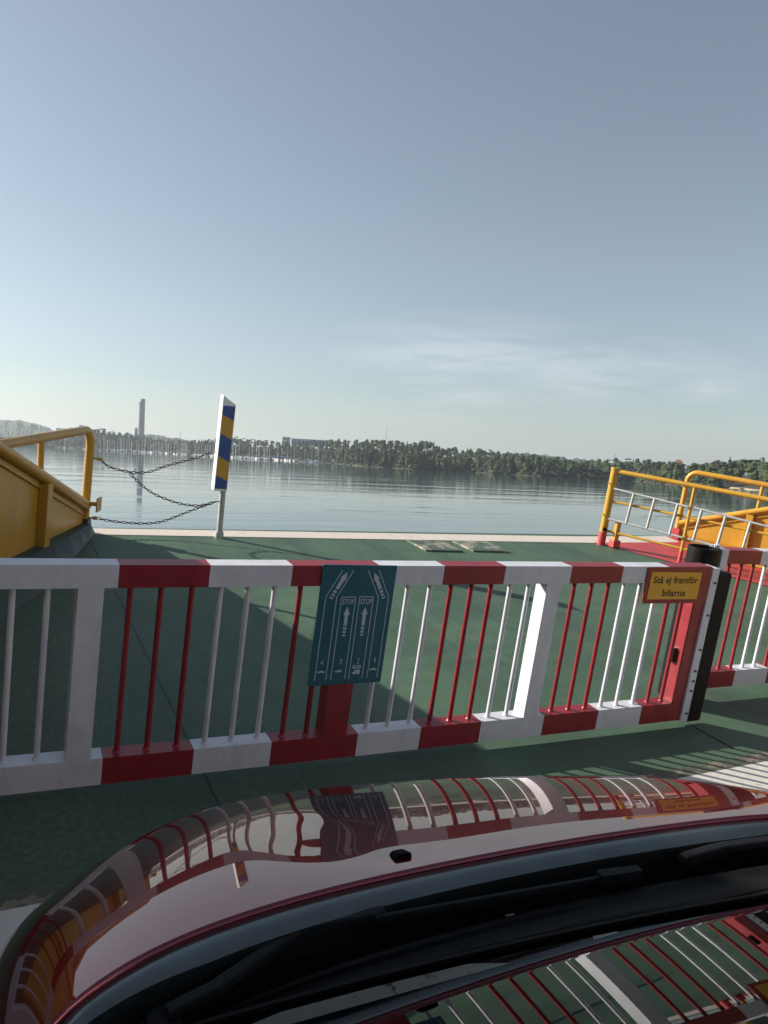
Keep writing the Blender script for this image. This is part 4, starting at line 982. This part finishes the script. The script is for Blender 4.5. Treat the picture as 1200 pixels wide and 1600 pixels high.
count = 0
for layer_off, step in ((2, .30), (7, .34), (14, .40), (24, .45), (38, .5), (55, .55), (75, .6), (98, .62), (122, .65), (148, .65), (172, .62), (195, .6), (214, .55), (235, .7)):
    az = -12.0
    while az < 68:
        d0 = shore(az); az += step*rnd.uniform(.55, 1.45)*(620/ d0)**.9
        of = layer_off + rnd.uniform(-1, 1)*min(8, 1.5+layer_off*.4); of = max(1.0, of)
        if 51.1 < az < 53.7 and of < 24: continue
        if az < 20.5 and of < 12: continue
        if 11.75 < az < 12.65 and of < 60: continue
        d = shore(az) + of; z = ground_z(az, of)
        k = kind_at(az, rnd)
        hmax = 5 + skys(az)*d - z
        h = min(rnd.uniform(8.5, 15.5) * (1.08 if k == 0 else .92 if k == 3 else 1), max(5.0, hmax*rnd.uniform(.9, 1.09)))
        if of < 6: h *= rnd.uniform(.45, .95)
        wk = rnd.uniform(1.1, 1.5) if k else rnd.uniform(1.1, 1.4)
        if h < 7: wk *= 1.3
        rot = rnd.uniform(0, 6.3); j = rnd.randrange(4)
        dom = d < 640 and (of > 170 or of < 14) and -1 < az < 57
        if dom and count < 230 and rnd.random() < .9:
            nm = ('spruce', 'pine', 'oak', 'birch')[k]
            side_ = 'headland' if az < 41 else 'right hand shore'
            place = 'on the skyline of the' if of > 170 else 'at the waterline of the'
            tree_thing(k, j, wp(az, d, z), h, wk, rot, '%s %s %s, %s' % ('small' if h < 8 else 'medium' if h < 12 else 'tall', {'spruce':'dark spruce','pine':'loose topped pine','oak':'round oak','birch':'light birch'}[nm], 'on the skyline' if of > 170 else 'at the waterline', section(az)), '%s %s' % ({'spruce':'spruces','pine':'pines','oak':'oaks','birch':'birches'}[nm], 'on the skyline' if of > 170 else 'at the waterline'))
            count += 1; continue
        mi = 4 if (k == 2 and rnd.random() < .05) else k
        pm = protos[k][j]; ca, sa = math.cos(rot)*h*wk, math.sin(rot)*h*wk; P = wp(az, d, z)
        stuff[mi].add([(P.x + x*ca - y*sa, P.y + x*sa + y*ca, P.z + zz*h) for x, y, zz in pm.v], pm.f)
        stuff_tr.tube([(P.x, P.y, P.z-.5), (P.x, P.y, P.z+h*.6)], .18, 4, caps=False)
for k, nm in enumerate(('spruce_wood', 'pine_wood', 'oak_wood', 'birch_wood', 'copper_wood')):
    o = obj(nm, stuff[k], LM[k], stuff=True)
    tag(o, ('dark spruces massed in the wood along the far shore', 'pines with loose crowns massed along the far shore', 'rounded leafy trees massed along the far shore', 'pale green birches scattered through the far shore wood', 'few brownish red crowns among the far shore oaks')[k], 'wood')
o = obj('wood_trunks', stuff_tr, M['bark'], stuff=True); tag(o, 'thin trunks showing between the crowns along the far shore', 'tree trunks')
# the few trees that stand up above the ridge lines
for az, kind, top, wk, mi, lab in ((29.55, 0, .0305, 1.2, None, 'pointed spruce standing up left of the big crowns on the headland ridge'),
        (29.95, 2, .0308, 1.25, None, 'light round tree between the spruce and the dark crown on the ridge'),
        (30.35, 2, .0318, 1.15, 0, 'tall dark double crown, highest tree on the headland ridge'), (30.62, 0, .0305, 1.3, None, 'dark spruce at the right of the highest crown on the ridge'),
        (5.75, 1, .0225, 1.2, None, 'lone pine above the marina wood, right of the yellow rail end'), (6.25, 1, .0222, 1.4, None, 'pair forming pine above the marina wood, left of the widest crown'),
        (6.62, 1, .0236, 1.5, None, 'widest pine crown above the marina wood'), (7.05, 2, .0208, 1.3, None, 'rounded tree just right of the tall marina pines'), (5.35, 0, .0212, 1.4, None, 'spruce above the bend of the yellow rail')):
    of = 205 if az > 20 else 120; d = shore(az)+of; z = ground_z(az, of); tree_thing(kind, 1, wp(az, d, z), 5+top*d-z, wk*.9, az, lab, None, mi)

# ---- buildings and landmarks
M['concrete'] = mat('chimney_concrete', (0.30, 0.29, 0.30), 0.8, var=0.08, vscale=0.05)
M['wall_cream'] = mat('cream_render', (0.55, 0.50, 0.42), 0.8, var=0.05)
M['wall_pale'] = mat('pale_render', (0.45, 0.45, 0.46), 0.8, var=0.06)
M['wall_grey'] = mat('grey_metal_cladding', (0.28, 0.33, 0.40), 0.5, var=0.08)
M['tiles'] = mat('red_roof_tiles', (0.20, 0.075, 0.05), 0.8, var=0.15)
M['brick'] = mat('red_brick', (0.19, 0.10, 0.08), 0.85, var=0.12)
M['pane'] = mat('window_pane', (0.04, 0.05, 0.06), 0.1, var=0.1)
M['shed'] = mat('blue_sheet_metal', (0.07, 0.16, 0.42), 0.45, var=0.08)
M['boatwhite'] = mat('white_gelcoat', (0.82, 0.82, 0.82), 0.3, var=0.03)
M['boatblue'] = mat('navy_gelcoat', (0.03, 0.05, 0.12), 0.3, var=0.05)
M['boatred'] = mat('red_gelcoat', (0.32, 0.05, 0.04), 0.3, var=0.05)
M['canvas'] = mat('blue_boat_canvas', (0.05, 0.08, 0.17), 0.8, var=0.1)
M['mast'] = mat('bright_mast_alloy', (0.62, 0.63, 0.65), 0.35, metal=0.2, var=0.03)
M['timber'] = mat('pontoon_timber', (0.14, 0.12, 0.10), 0.85, var=0.2)
M['foam_dark'] = mat('dark_marker_base', (0.04, 0.04, 0.05), 0.7, var=0.1)
def frame_at(az, d):   # local x to the right, y away
    p = wp(az, d); a = math.radians(az); return p, Vector((math.cos(a), -math.sin(a), 0)), Vector((math.sin(a), math.cos(a), 0))
def lbox(m_, F, x0, x1, y0, y1, z0, z1, top=None):
    p, ex, ey = F; g = lambda x, y, z: p + ex*x + ey*y + Vector((0,0,z))
    m_.hexa([g(x0,y0,z0), g(x1,y0,z0), g(x1,y1,z0), g(x0,y1,z0)], [g(x0,y0,z1), g(x1,y0,z1), g(x1,y1,z1), g(x0,y1,z1)])
def building(name, az0, az1, d, zt, zb, floors, bays, wm, label, depth=14, roof=None, cat='building'):
    azm = (az0+az1)/2; F = frame_at(azm, d); w = math.radians(az1-az0)*d/2
    t = thing(name, label, cat, tuple(F[0]+Vector((0,0,zb))), ship=False)
    m_ = MB(); lbox(m_, F, -w, w, 0, depth, zb, zt); obj('wall', m_, M[wm], t)
    fh = (zt-zb)/max(1, floors)
    for fl in range(floors):
        for bb in range(bays):
            x = -w + (bb+.5)*2*w/bays; z = zb+fh*(fl+.35)
            m_ = MB(); lbox(m_, F, x-.3*2*w/bays, x+.3*2*w/bays, -.08, .1, z, z+fh*.42); obj('window', m_, M['pane'], t)
    m_ = MB()
    if roof:
        p, ex, ey = F; g = lambda x, y, z: p + ex*x + ey*y + Vector((0,0,z))
        m_.add([g(-w-.6,-.6,zt+.02), g(w+.6,-.6,zt+.02), g(w+.6,depth+.6,zt+.02), g(-w-.6,depth+.6,zt+.02), g(-w*.9,depth/2,zt+roof), g(w*.9,depth/2,zt+roof)], [(0,1,5,4),(1,2,5),(2,3,4,5),(3,0,4),(3,2,1,0)])
        obj('roof', m_, M['tiles'], t)
    else:
        lbox(m_, F, -w-.3, w+.3, -.3, depth+.3, zt+.02, zt+.6); obj('roof', m_, M['wall_grey'], t)
    t_ = t; t_.location = t_.location; 
    return t, F, w
building('apartment_block', 3.62, 4.32, 2250, 5+.0196*2250, 15, 4, 7, 'wall_pale', 'long low pale block on the far hill above the rail')
building('apartment_block', 4.46, 4.76, 2250, 5+.0212*2250, 15, 5, 4, 'wall_pale', 'middle sized pale block on the far hill, between the long block and the tower')
building('tower_block', 5.08, 5.40, 2250, 5+.0250*2250, 12, 7, 3, 'wall_pale', 'pale square tower block rising above the rail end')
t, F, w = building('hilltop_hall', 19.95, 22.6, 1300, 5+.0236*1300, 5+.0155*1300, 1, 22, 'wall_grey', 'long flat grey blue building along the wooded ridge top')
t, F, w = building('hilltop_tower', 19.28, 19.86, 1295, 5+.0250*1295, 5+.015*1295, 2, 4, 'wall_pale', 'pale stair block at the left end of the long ridge building')
building('red_roofed_house', 11.98, 12.42, 1175, 5+.0070*1175, .5, 2, 3, 'wall_cream', 'cream house with a red roof behind the marina', 9, roof=4.0)
building('brick_house', 47.86, 48.26, 720, 5+.0180*720, 5, 2, 2, 'brick', 'red brick house on the ridge at the right', 8, roof=2.6)
building('boat_shed', 18.70, 19.82, 935, 4.9, .6, 1, 1, 'shed', 'bright blue boat shed beside the marina', 12)
for az, d, zz, lab in ((3.0, 2900, .010, 'small pale house low on the far hill at left'), (1.7, 2900, .012, 'small pale house at the foot of the far hill'), (11.35, 2450, .0135, 'pale house left of the pylon on the far ridge'), (10.0, 2450, .0150, 'row of pale houses right of the chimney'), (43.2, 655, .0, 'small white cabin at the water on the right shore')):
    building('small_house', az-.08 if d > 1000 else az-.22, az+.08 if d > 1000 else az+.22, d - (560 if d > 1000 else 0), 5+zz*(d-560) if d > 1000 else 4.2, 2, 1, 2, 'wall_cream', lab, 8, roof=2.0, cat='house')
# chimney
F = frame_at(9.20, 1480); t = thing('power_station_chimney', 'tall grey power station chimney rising behind the marina', 'chimney', tuple(F[0]), ship=False)
m_ = MB(); p = F[0]; m_.tube([p+Vector((0,0,0)), p+Vector((0,0,50)), p+Vector((0,0,5+.0585*1480))], 6, 32, radii=[6.2,5.8,5.6]); obj('shaft', m_, M['concrete'], t, smooth=True)
m_ = MB(); q = p + F[1]*1.2; m_.tube([q+Vector((0,0,5+.0580*1480)), q+Vector((0,0,5+.0622*1480))], 4.4, 24); obj('flue_top', m_, M['concrete'], t, smooth=True)
m_ = MB(); q = p
m_.tube([q+Vector((0,0,5+.0560*1480)), q+Vector((0,0,5+.0568*1480))], 6.0, 24); obj('platform', m_, M['wall_grey'], t, smooth=True)
F = frame_at(8.85, 1440); t = thing('boiler_stack', 'short dark stack just left of the big chimney', 'chimney', tuple(F[0]), ship=False)
m_ = MB(); p = F[0]; m_.tube([p, p+Vector((0,0,5+.0240*1440))], 2.7, 16); obj('shaft', m_, M['wall_grey'], t, smooth=True)
m_ = MB(); m_.tube([p+Vector((0,0,5+.0240*1440)), p+Vector((0,0,5+.0263*1440))], 1.9, 12); obj('stack_top', m_, M['wall_grey'], t, smooth=True)
def pole(az, d, zt, r, name, label, cat, z0=5.0):
    F = frame_at(az, d); t = thing(name, label, cat, tuple(F[0]+Vector((0,0,z0))), ship=False)
    m_ = MB(); p = F[0]; m_.tube([p+Vector((0,0,z0)), p+Vector((0,0,zt*.6+z0*.4)), p+Vector((0,0,zt))], r, 8, radii=[r, r*.8, r*.5]); obj('mast', m_, M['galv'], t, smooth=True)
    for k in range(3):
        a = k*2.1; m_ = MB(); q = p + Vector((math.cos(a)*(zt-z0)*.3, math.sin(a)*(zt-z0)*.3, z0)); m_.tube([q, p+Vector((0,0,zt*.9))], .04, 4); obj('guy_wire', m_, M['galv'], t)
pole(27.0, 930, 5+.0482*930, .38, 'radio_mast', 'thin radio mast standing above the headland wood', 'mast', 12)
pole(8.98, 1440, 5+.0295*1440, .45, 'radio_mast', 'thin lattice mast between the two chimneys', 'mast')
pole(2.94, 2960, 5+.0232*2960, 1.1, 'radio_mast', 'small mast on the end of the far left hill', 'mast', 55)
def pylon(az, d, zt, zb, w, label):
    F = frame_at(az, d); p, ex, ey = F; t = thing('power_pylon', label, 'pylon', tuple(p+Vector((0,0,zb))), ship=False)
    m_ = MB(); L_ = 6
    for sx in (-1, 1):
        for sy in (-1, 1): m_.tube([p+ex*sx*w+ey*sy*w+Vector((0,0,zb)), p+ex*sx*w*.15+ey*sy*w*.15+Vector((0,0,zt))], .22, 4)
    for i in range(L_):
        q = i/L_; k0 = w*(1-.85*q); k1 = w*(1-.85*(q+1/L_)); z0 = zb+(zt-zb)*q; z1 = zb+(zt-zb)*(q+1/L_)
        for s_ in (-1, 1): m_.tube([p+ex*s_*k0+ey*k0*-1+Vector((0,0,z0)), p-ex*s_*k1-ey*k1+Vector((0,0,z1))], .14, 4)
    obj('lattice', m_, M['galv'], t)
    for z_, l in ((.92, 1.5), (.80, 2.0)):
        m_ = MB(); zz = zb+(zt-zb)*z_; m_.tube([p-ex*w*l+Vector((0,0,zz)), p+ex*w*l+Vector((0,0,zz))], .2, 4); obj('cross_arm', m_, M['galv'], t)
pylon(11.9, 2300, 5+.0242*2300, 30, 2.4, 'lattice pylon on the far ridge right of the chimney')
pylon(43.76, 1500, 5+.0252*1500, 12, 1.8, 'lattice pylon behind the trees on the right')
# white day mark standing in the water
F = frame_at(23.1, 815); t = thing('day_mark', 'white square day mark standing in the water off the wood', 'beacon', tuple(F[0]), ship=False)
m_ = MB(); lbox(m_, F, -1.4, 1.4, 0, 1.6, 1.6, 5.2); obj('white_board', m_, M['boatwhite'], t)
m_ = MB(); lbox(m_, F, -1.1, 1.1, .3, 1.3, -1, 1.6); obj('base', m_, M['foam_dark'], t)

# ---- marina
def sail_parts(col, big, cover):
    Lh = 9.5*big; pr = []
    hull = MB(); st = [(-.5,.55,.75),(-.3,.95,.8),(0,1.0,.85),(.3,.7,.95),(.5,.04,1.1)]; vs = []
    for q, bw, zz in st:
        x = q*Lh; b = 1.45*bw*big; vs += [(x,-b,zz*big),(x,-b*.75,.05),(x,0,-.3),(x,b*.75,.05),(x,b,zz*big)]
    fs = [(i*5+j, i*5+j+1, (i+1)*5+j+1, (i+1)*5+j) for i in range(4) for j in range(4)] + [(i*5+4, i*5, (i+1)*5, (i+1)*5+4) for i in range(4)] + [(0,4,3,2,1)]
    hull.add(vs, fs); pr.append(('hull', hull, col))
    cb = MB(); cb.hexa([(-1.6*big,-.8*big,.8*big),(1.9*big,-.6*big,.85*big),(1.9*big,.6*big,.85*big),(-1.6*big,.8*big,.8*big)], [(-1.5*big,-.6*big,1.35*big),(1.3*big,-.45*big,1.25*big),(1.3*big,.45*big,1.25*big),(-1.5*big,.6*big,1.35*big)]); pr.append(('cabin', cb, 'boatwhite'))
    ms = MB(); ms.tube([(.6*big,0,.9*big),(.6*big,0,13.2*big)], .10, 6); ms.tube([(.6*big,0,12.9*big),(4.6*big,0,1.1*big)], .03, 4); ms.tube([(.6*big,-.9*big,8*big),(.6*big,.9*big,8*big)], .05, 4); pr.append(('mast', ms, 'mast'))
    bm = MB(); bm.tube([(.5*big,0,1.9*big),(-3.2*big,0,2.0*big)], .17, 6); pr.append(('boom_cover', bm, cover))
    return pr
def motor_parts(col):
    pr = []; hull = MB(); vs = []
    for q, bw, zz in [(-.5,.9,.9),(-.1,1,.95),(.25,.8,1.1),(.5,.05,1.35)]:
        x = q*7; b = 1.25*bw; vs += [(x,-b,zz),(x,-b*.7,.0),(x,0,-.3),(x,b*.7,.0),(x,b,zz)]
    hull.add(vs, [(i*5+j, i*5+j+1, (i+1)*5+j+1, (i+1)*5+j) for i in range(3) for j in range(4)] + [(i*5+4, i*5, (i+1)*5, (i+1)*5+4) for i in range(3)] + [(0,4,3,2,1)]); pr.append(('hull', hull, col))
    cb = MB(); cb.hexa([(-1.6,-1,.95),(1.5,-.85,1),(1.5,.85,1),(-1.6,1,.95)], [(-1.5,-.9,2.3),(.6,-.7,2.2),(.6,.7,2.2),(-1.5,.9,2.3)]); pr.append(('cabin', cb, 'boatwhite'))
    ws_ = MB(); ws_.hexa([(.68,-.72,1.55),(1.22,-.78,1.25),(1.22,.78,1.25),(.68,.72,1.55)], [(.62,-.70,2.1),(.72,-.70,2.05),(.72,.70,2.05),(.62,.70,2.1)]); pr.append(('window', ws_, 'pane'))
    return pr
boat_cache = {}
def boat(kind, loc, rot, label, group):
    if kind not in boat_cache:
        parts_ = {'s_white': lambda: sail_parts('boatwhite', 1.0, 'canvas'), 's_big': lambda: sail_parts('boatwhite', 1.25, 'boatwhite'), 's_blue': lambda: sail_parts('boatblue', 1.05, 'canvas'),
                  's_red': lambda: sail_parts('boatred', .95, 'canvas'), 'm_white': lambda: motor_parts('boatwhite'), 'm_blue': lambda: motor_parts('boatblue')}[kind]()
        lst = []
        for n_, mb_, mm in parts_:
            me = bpy.data.meshes.new(n_); me.from_pydata(mb_.v, [], mb_.f); me.materials.append(M[mm]); lst.append((n_, me))
        boat_cache[kind] = lst
    t = bpy.data.objects.new('sailing_boat' if kind[0] == 's' else 'motor_boat', None); COL.objects.link(t); t.location = loc; t.rotation_euler = (0, 0, rot); t.scale = (1.2, 1.2, 1.15)
    tag(t, label, 'boat', group)
    for n_, me in boat_cache[kind]:
        o = bpy.data.objects.new(n_, me); COL.objects.link(o); o.parent = t
rnd = random.Random(5)
def pontoon(a0, a1, off, label):
    t = thing('pontoon', label, 'pontoon', tuple(wp(a0, shore(a0)+off)), ship=False)
    nseg = max(2, int((a1-a0)/.5)); 
    for i in range(nseg):
        A = wp(a0+(a1-a0)*i/nseg, interp(SHORE, a0+(a1-a0)*i/nseg)+off); B = wp(a0+(a1-a0)*(i+1)/nseg, interp(SHORE, a0+(a1-a0)*(i+1)/nseg)+off)
        d = (B-A).normalized(); q = Vector((-d.y, d.x, 0))*1.3
        m_ = MB(); m_.hexa([A-q+Vector((0,0,-.3)), B-q+Vector((0,0,-.3)), B+q+Vector((0,0,-.3)), A+q+Vector((0,0,-.3))], [A-q+Vector((0,0,.75)), B-q+Vector((0,0,.75)), B+q+Vector((0,0,.75)), A+q+Vector((0,0,.75))])
        obj('pontoon_section', m_, M['timber'], t)
pontoon(6.3, 12.6, -55, 'long dark floating pontoon along the left part of the marina')
pontoon(12.9, 18.3, -45, 'dark floating pontoon in the middle of the marina')
pontoon(17.6, 20.4, -28, 'short pontoon in front of the blue boat shed')
LAB = {'s_white': ('white sailing boat moored in the marina', 'white sailing boats moored in the marina'),
       's_big': ('large white sailing boat moored in the marina', 'large sailing boats moored in the marina'),
       's_blue': ('navy hulled sailing boat moored in the marina', 'navy sailing boats moored in the marina'),
       's_red': ('red hulled sailing boat moored in the marina', 'red sailing boats moored in the marina'),
       'm_white': ('small white motor cruiser moored in the marina', 'white motor boats moored in the marina'),
       'm_blue': ('small navy motor cruiser moored in the marina', 'navy motor boats moored in the marina')}
for a0, a1, off, st, pm in ((6.5, 12.5, -62, .16, .22), (6.8, 12.5, -46, .20, .25), (13.0, 18.2, -52, .20, .45), (13.1, 18.2, -36, .24, .5), (17.6, 20.5, -34, .22, .45), (4.2, 6.2, -40, .55, .3)):
    az = a0
    while az < a1:
        k = rnd.random()
        kind = ('m_white' if rnd.random() < .8 else 'm_blue') if k < pm else rnd.choice(['s_white','s_white','s_white','s_big','s_blue','s_red'])
        p = wp(az, interp(SHORE, az)+off); rot = math.radians(-az) + PI/2 + rnd.choice((0, PI)) + rnd.uniform(-.15, .15)
        boat(kind, (p.x, p.y, 0), rot, LAB[kind][0].replace('moored in the marina', 'in the %s row %s' % ('outer' if off < -50 else 'inner', berth(az))), LAB[kind][1]); az += st*rnd.uniform(.7, 1.5)
for az, off, kind, lab in ((20.95, -25, 's_white', 'lone sailing boat moored just right of the marina pontoons'), (21.45, -28, 's_big', 'tall masted white boat, second of three lying off the wood'),
                           (21.95, -40, 's_big', 'tall masted boat nearest the white day mark'), (4.6, -60, 'm_white', 'white motor boat lying alone left of the marina')):
    p = wp(az, shore(az)+off); boat(kind, (p.x, p.y, 0), math.radians(-az)+rnd.uniform(-.4,.4), lab, None)
# bushes leaning over the waterline
rnd = random.Random(9); bush = MB()
az = -3.0
while az < 66:
    az += rnd.uniform(.05, .28)*600/shore(az)
    if 51.0 < az < 53.9: continue
    of = rnd.uniform(-.5, 9); r = rnd.uniform(1.2, 2.8); p = wp(az, shore(az)+of, ground_z(az, max(0, of)) + r*.45)
    ico(bush, p, r, .75, rnd.random(), .3); leaves(bush, p, r, .75, 16, .34, rnd)
o = obj('shore_bushes', bush, LM[2], stuff=True); tag(o, 'leafy bushes leaning over the water all along the far shore', 'bushes')
rnd = random.Random(3)
for i in range(60):
    az = rnd.uniform(24.5, 57); s_ = rnd.uniform(.5, 1.5); p = wp(az, shore(az)+rnd.uniform(0,2.5), .2)
    m_ = MB(); ico(m_, p, s_, .55, i, .3); o = obj('shore_rock', m_, M['rock']); tag(o, '%s pale grey rock at the water\'s edge %s' % ('large' if s_ > 1.15 else 'medium' if s_ > .8 else 'small', section(az)), 'rock', 'rocks along the far shore')

# ================================================================== AIR
hz = bpy.data.materials.new('pale_haze'); hz.use_nodes = True; t = hz.node_tree; t.nodes.clear()
o_ = t.nodes.new('ShaderNodeOutputMaterial'); v_ = t.nodes.new('ShaderNodeVolumePrincipled'); v_.inputs['Color'].default_value = (0.74, 0.87, 1.0, 1)
v_.inputs['Density'].default_value = 0.00015; v_.inputs['Anisotropy'].default_value = 0.3
t.links.new(v_.outputs[0], o_.inputs['Volume'])
m_ = MB(); m_.box(-5700, 5700, -5700, 5700, -4, 122); hb = obj('haze', m_, hz); hb['kind'] = 'stuff'
hb['label'] = 'thin pale blue haze lying over the water and the far shores'; hb['category'] = 'haze'
SC.cycles.volume_bounces = 0; SC.cycles.max_bounces = 8
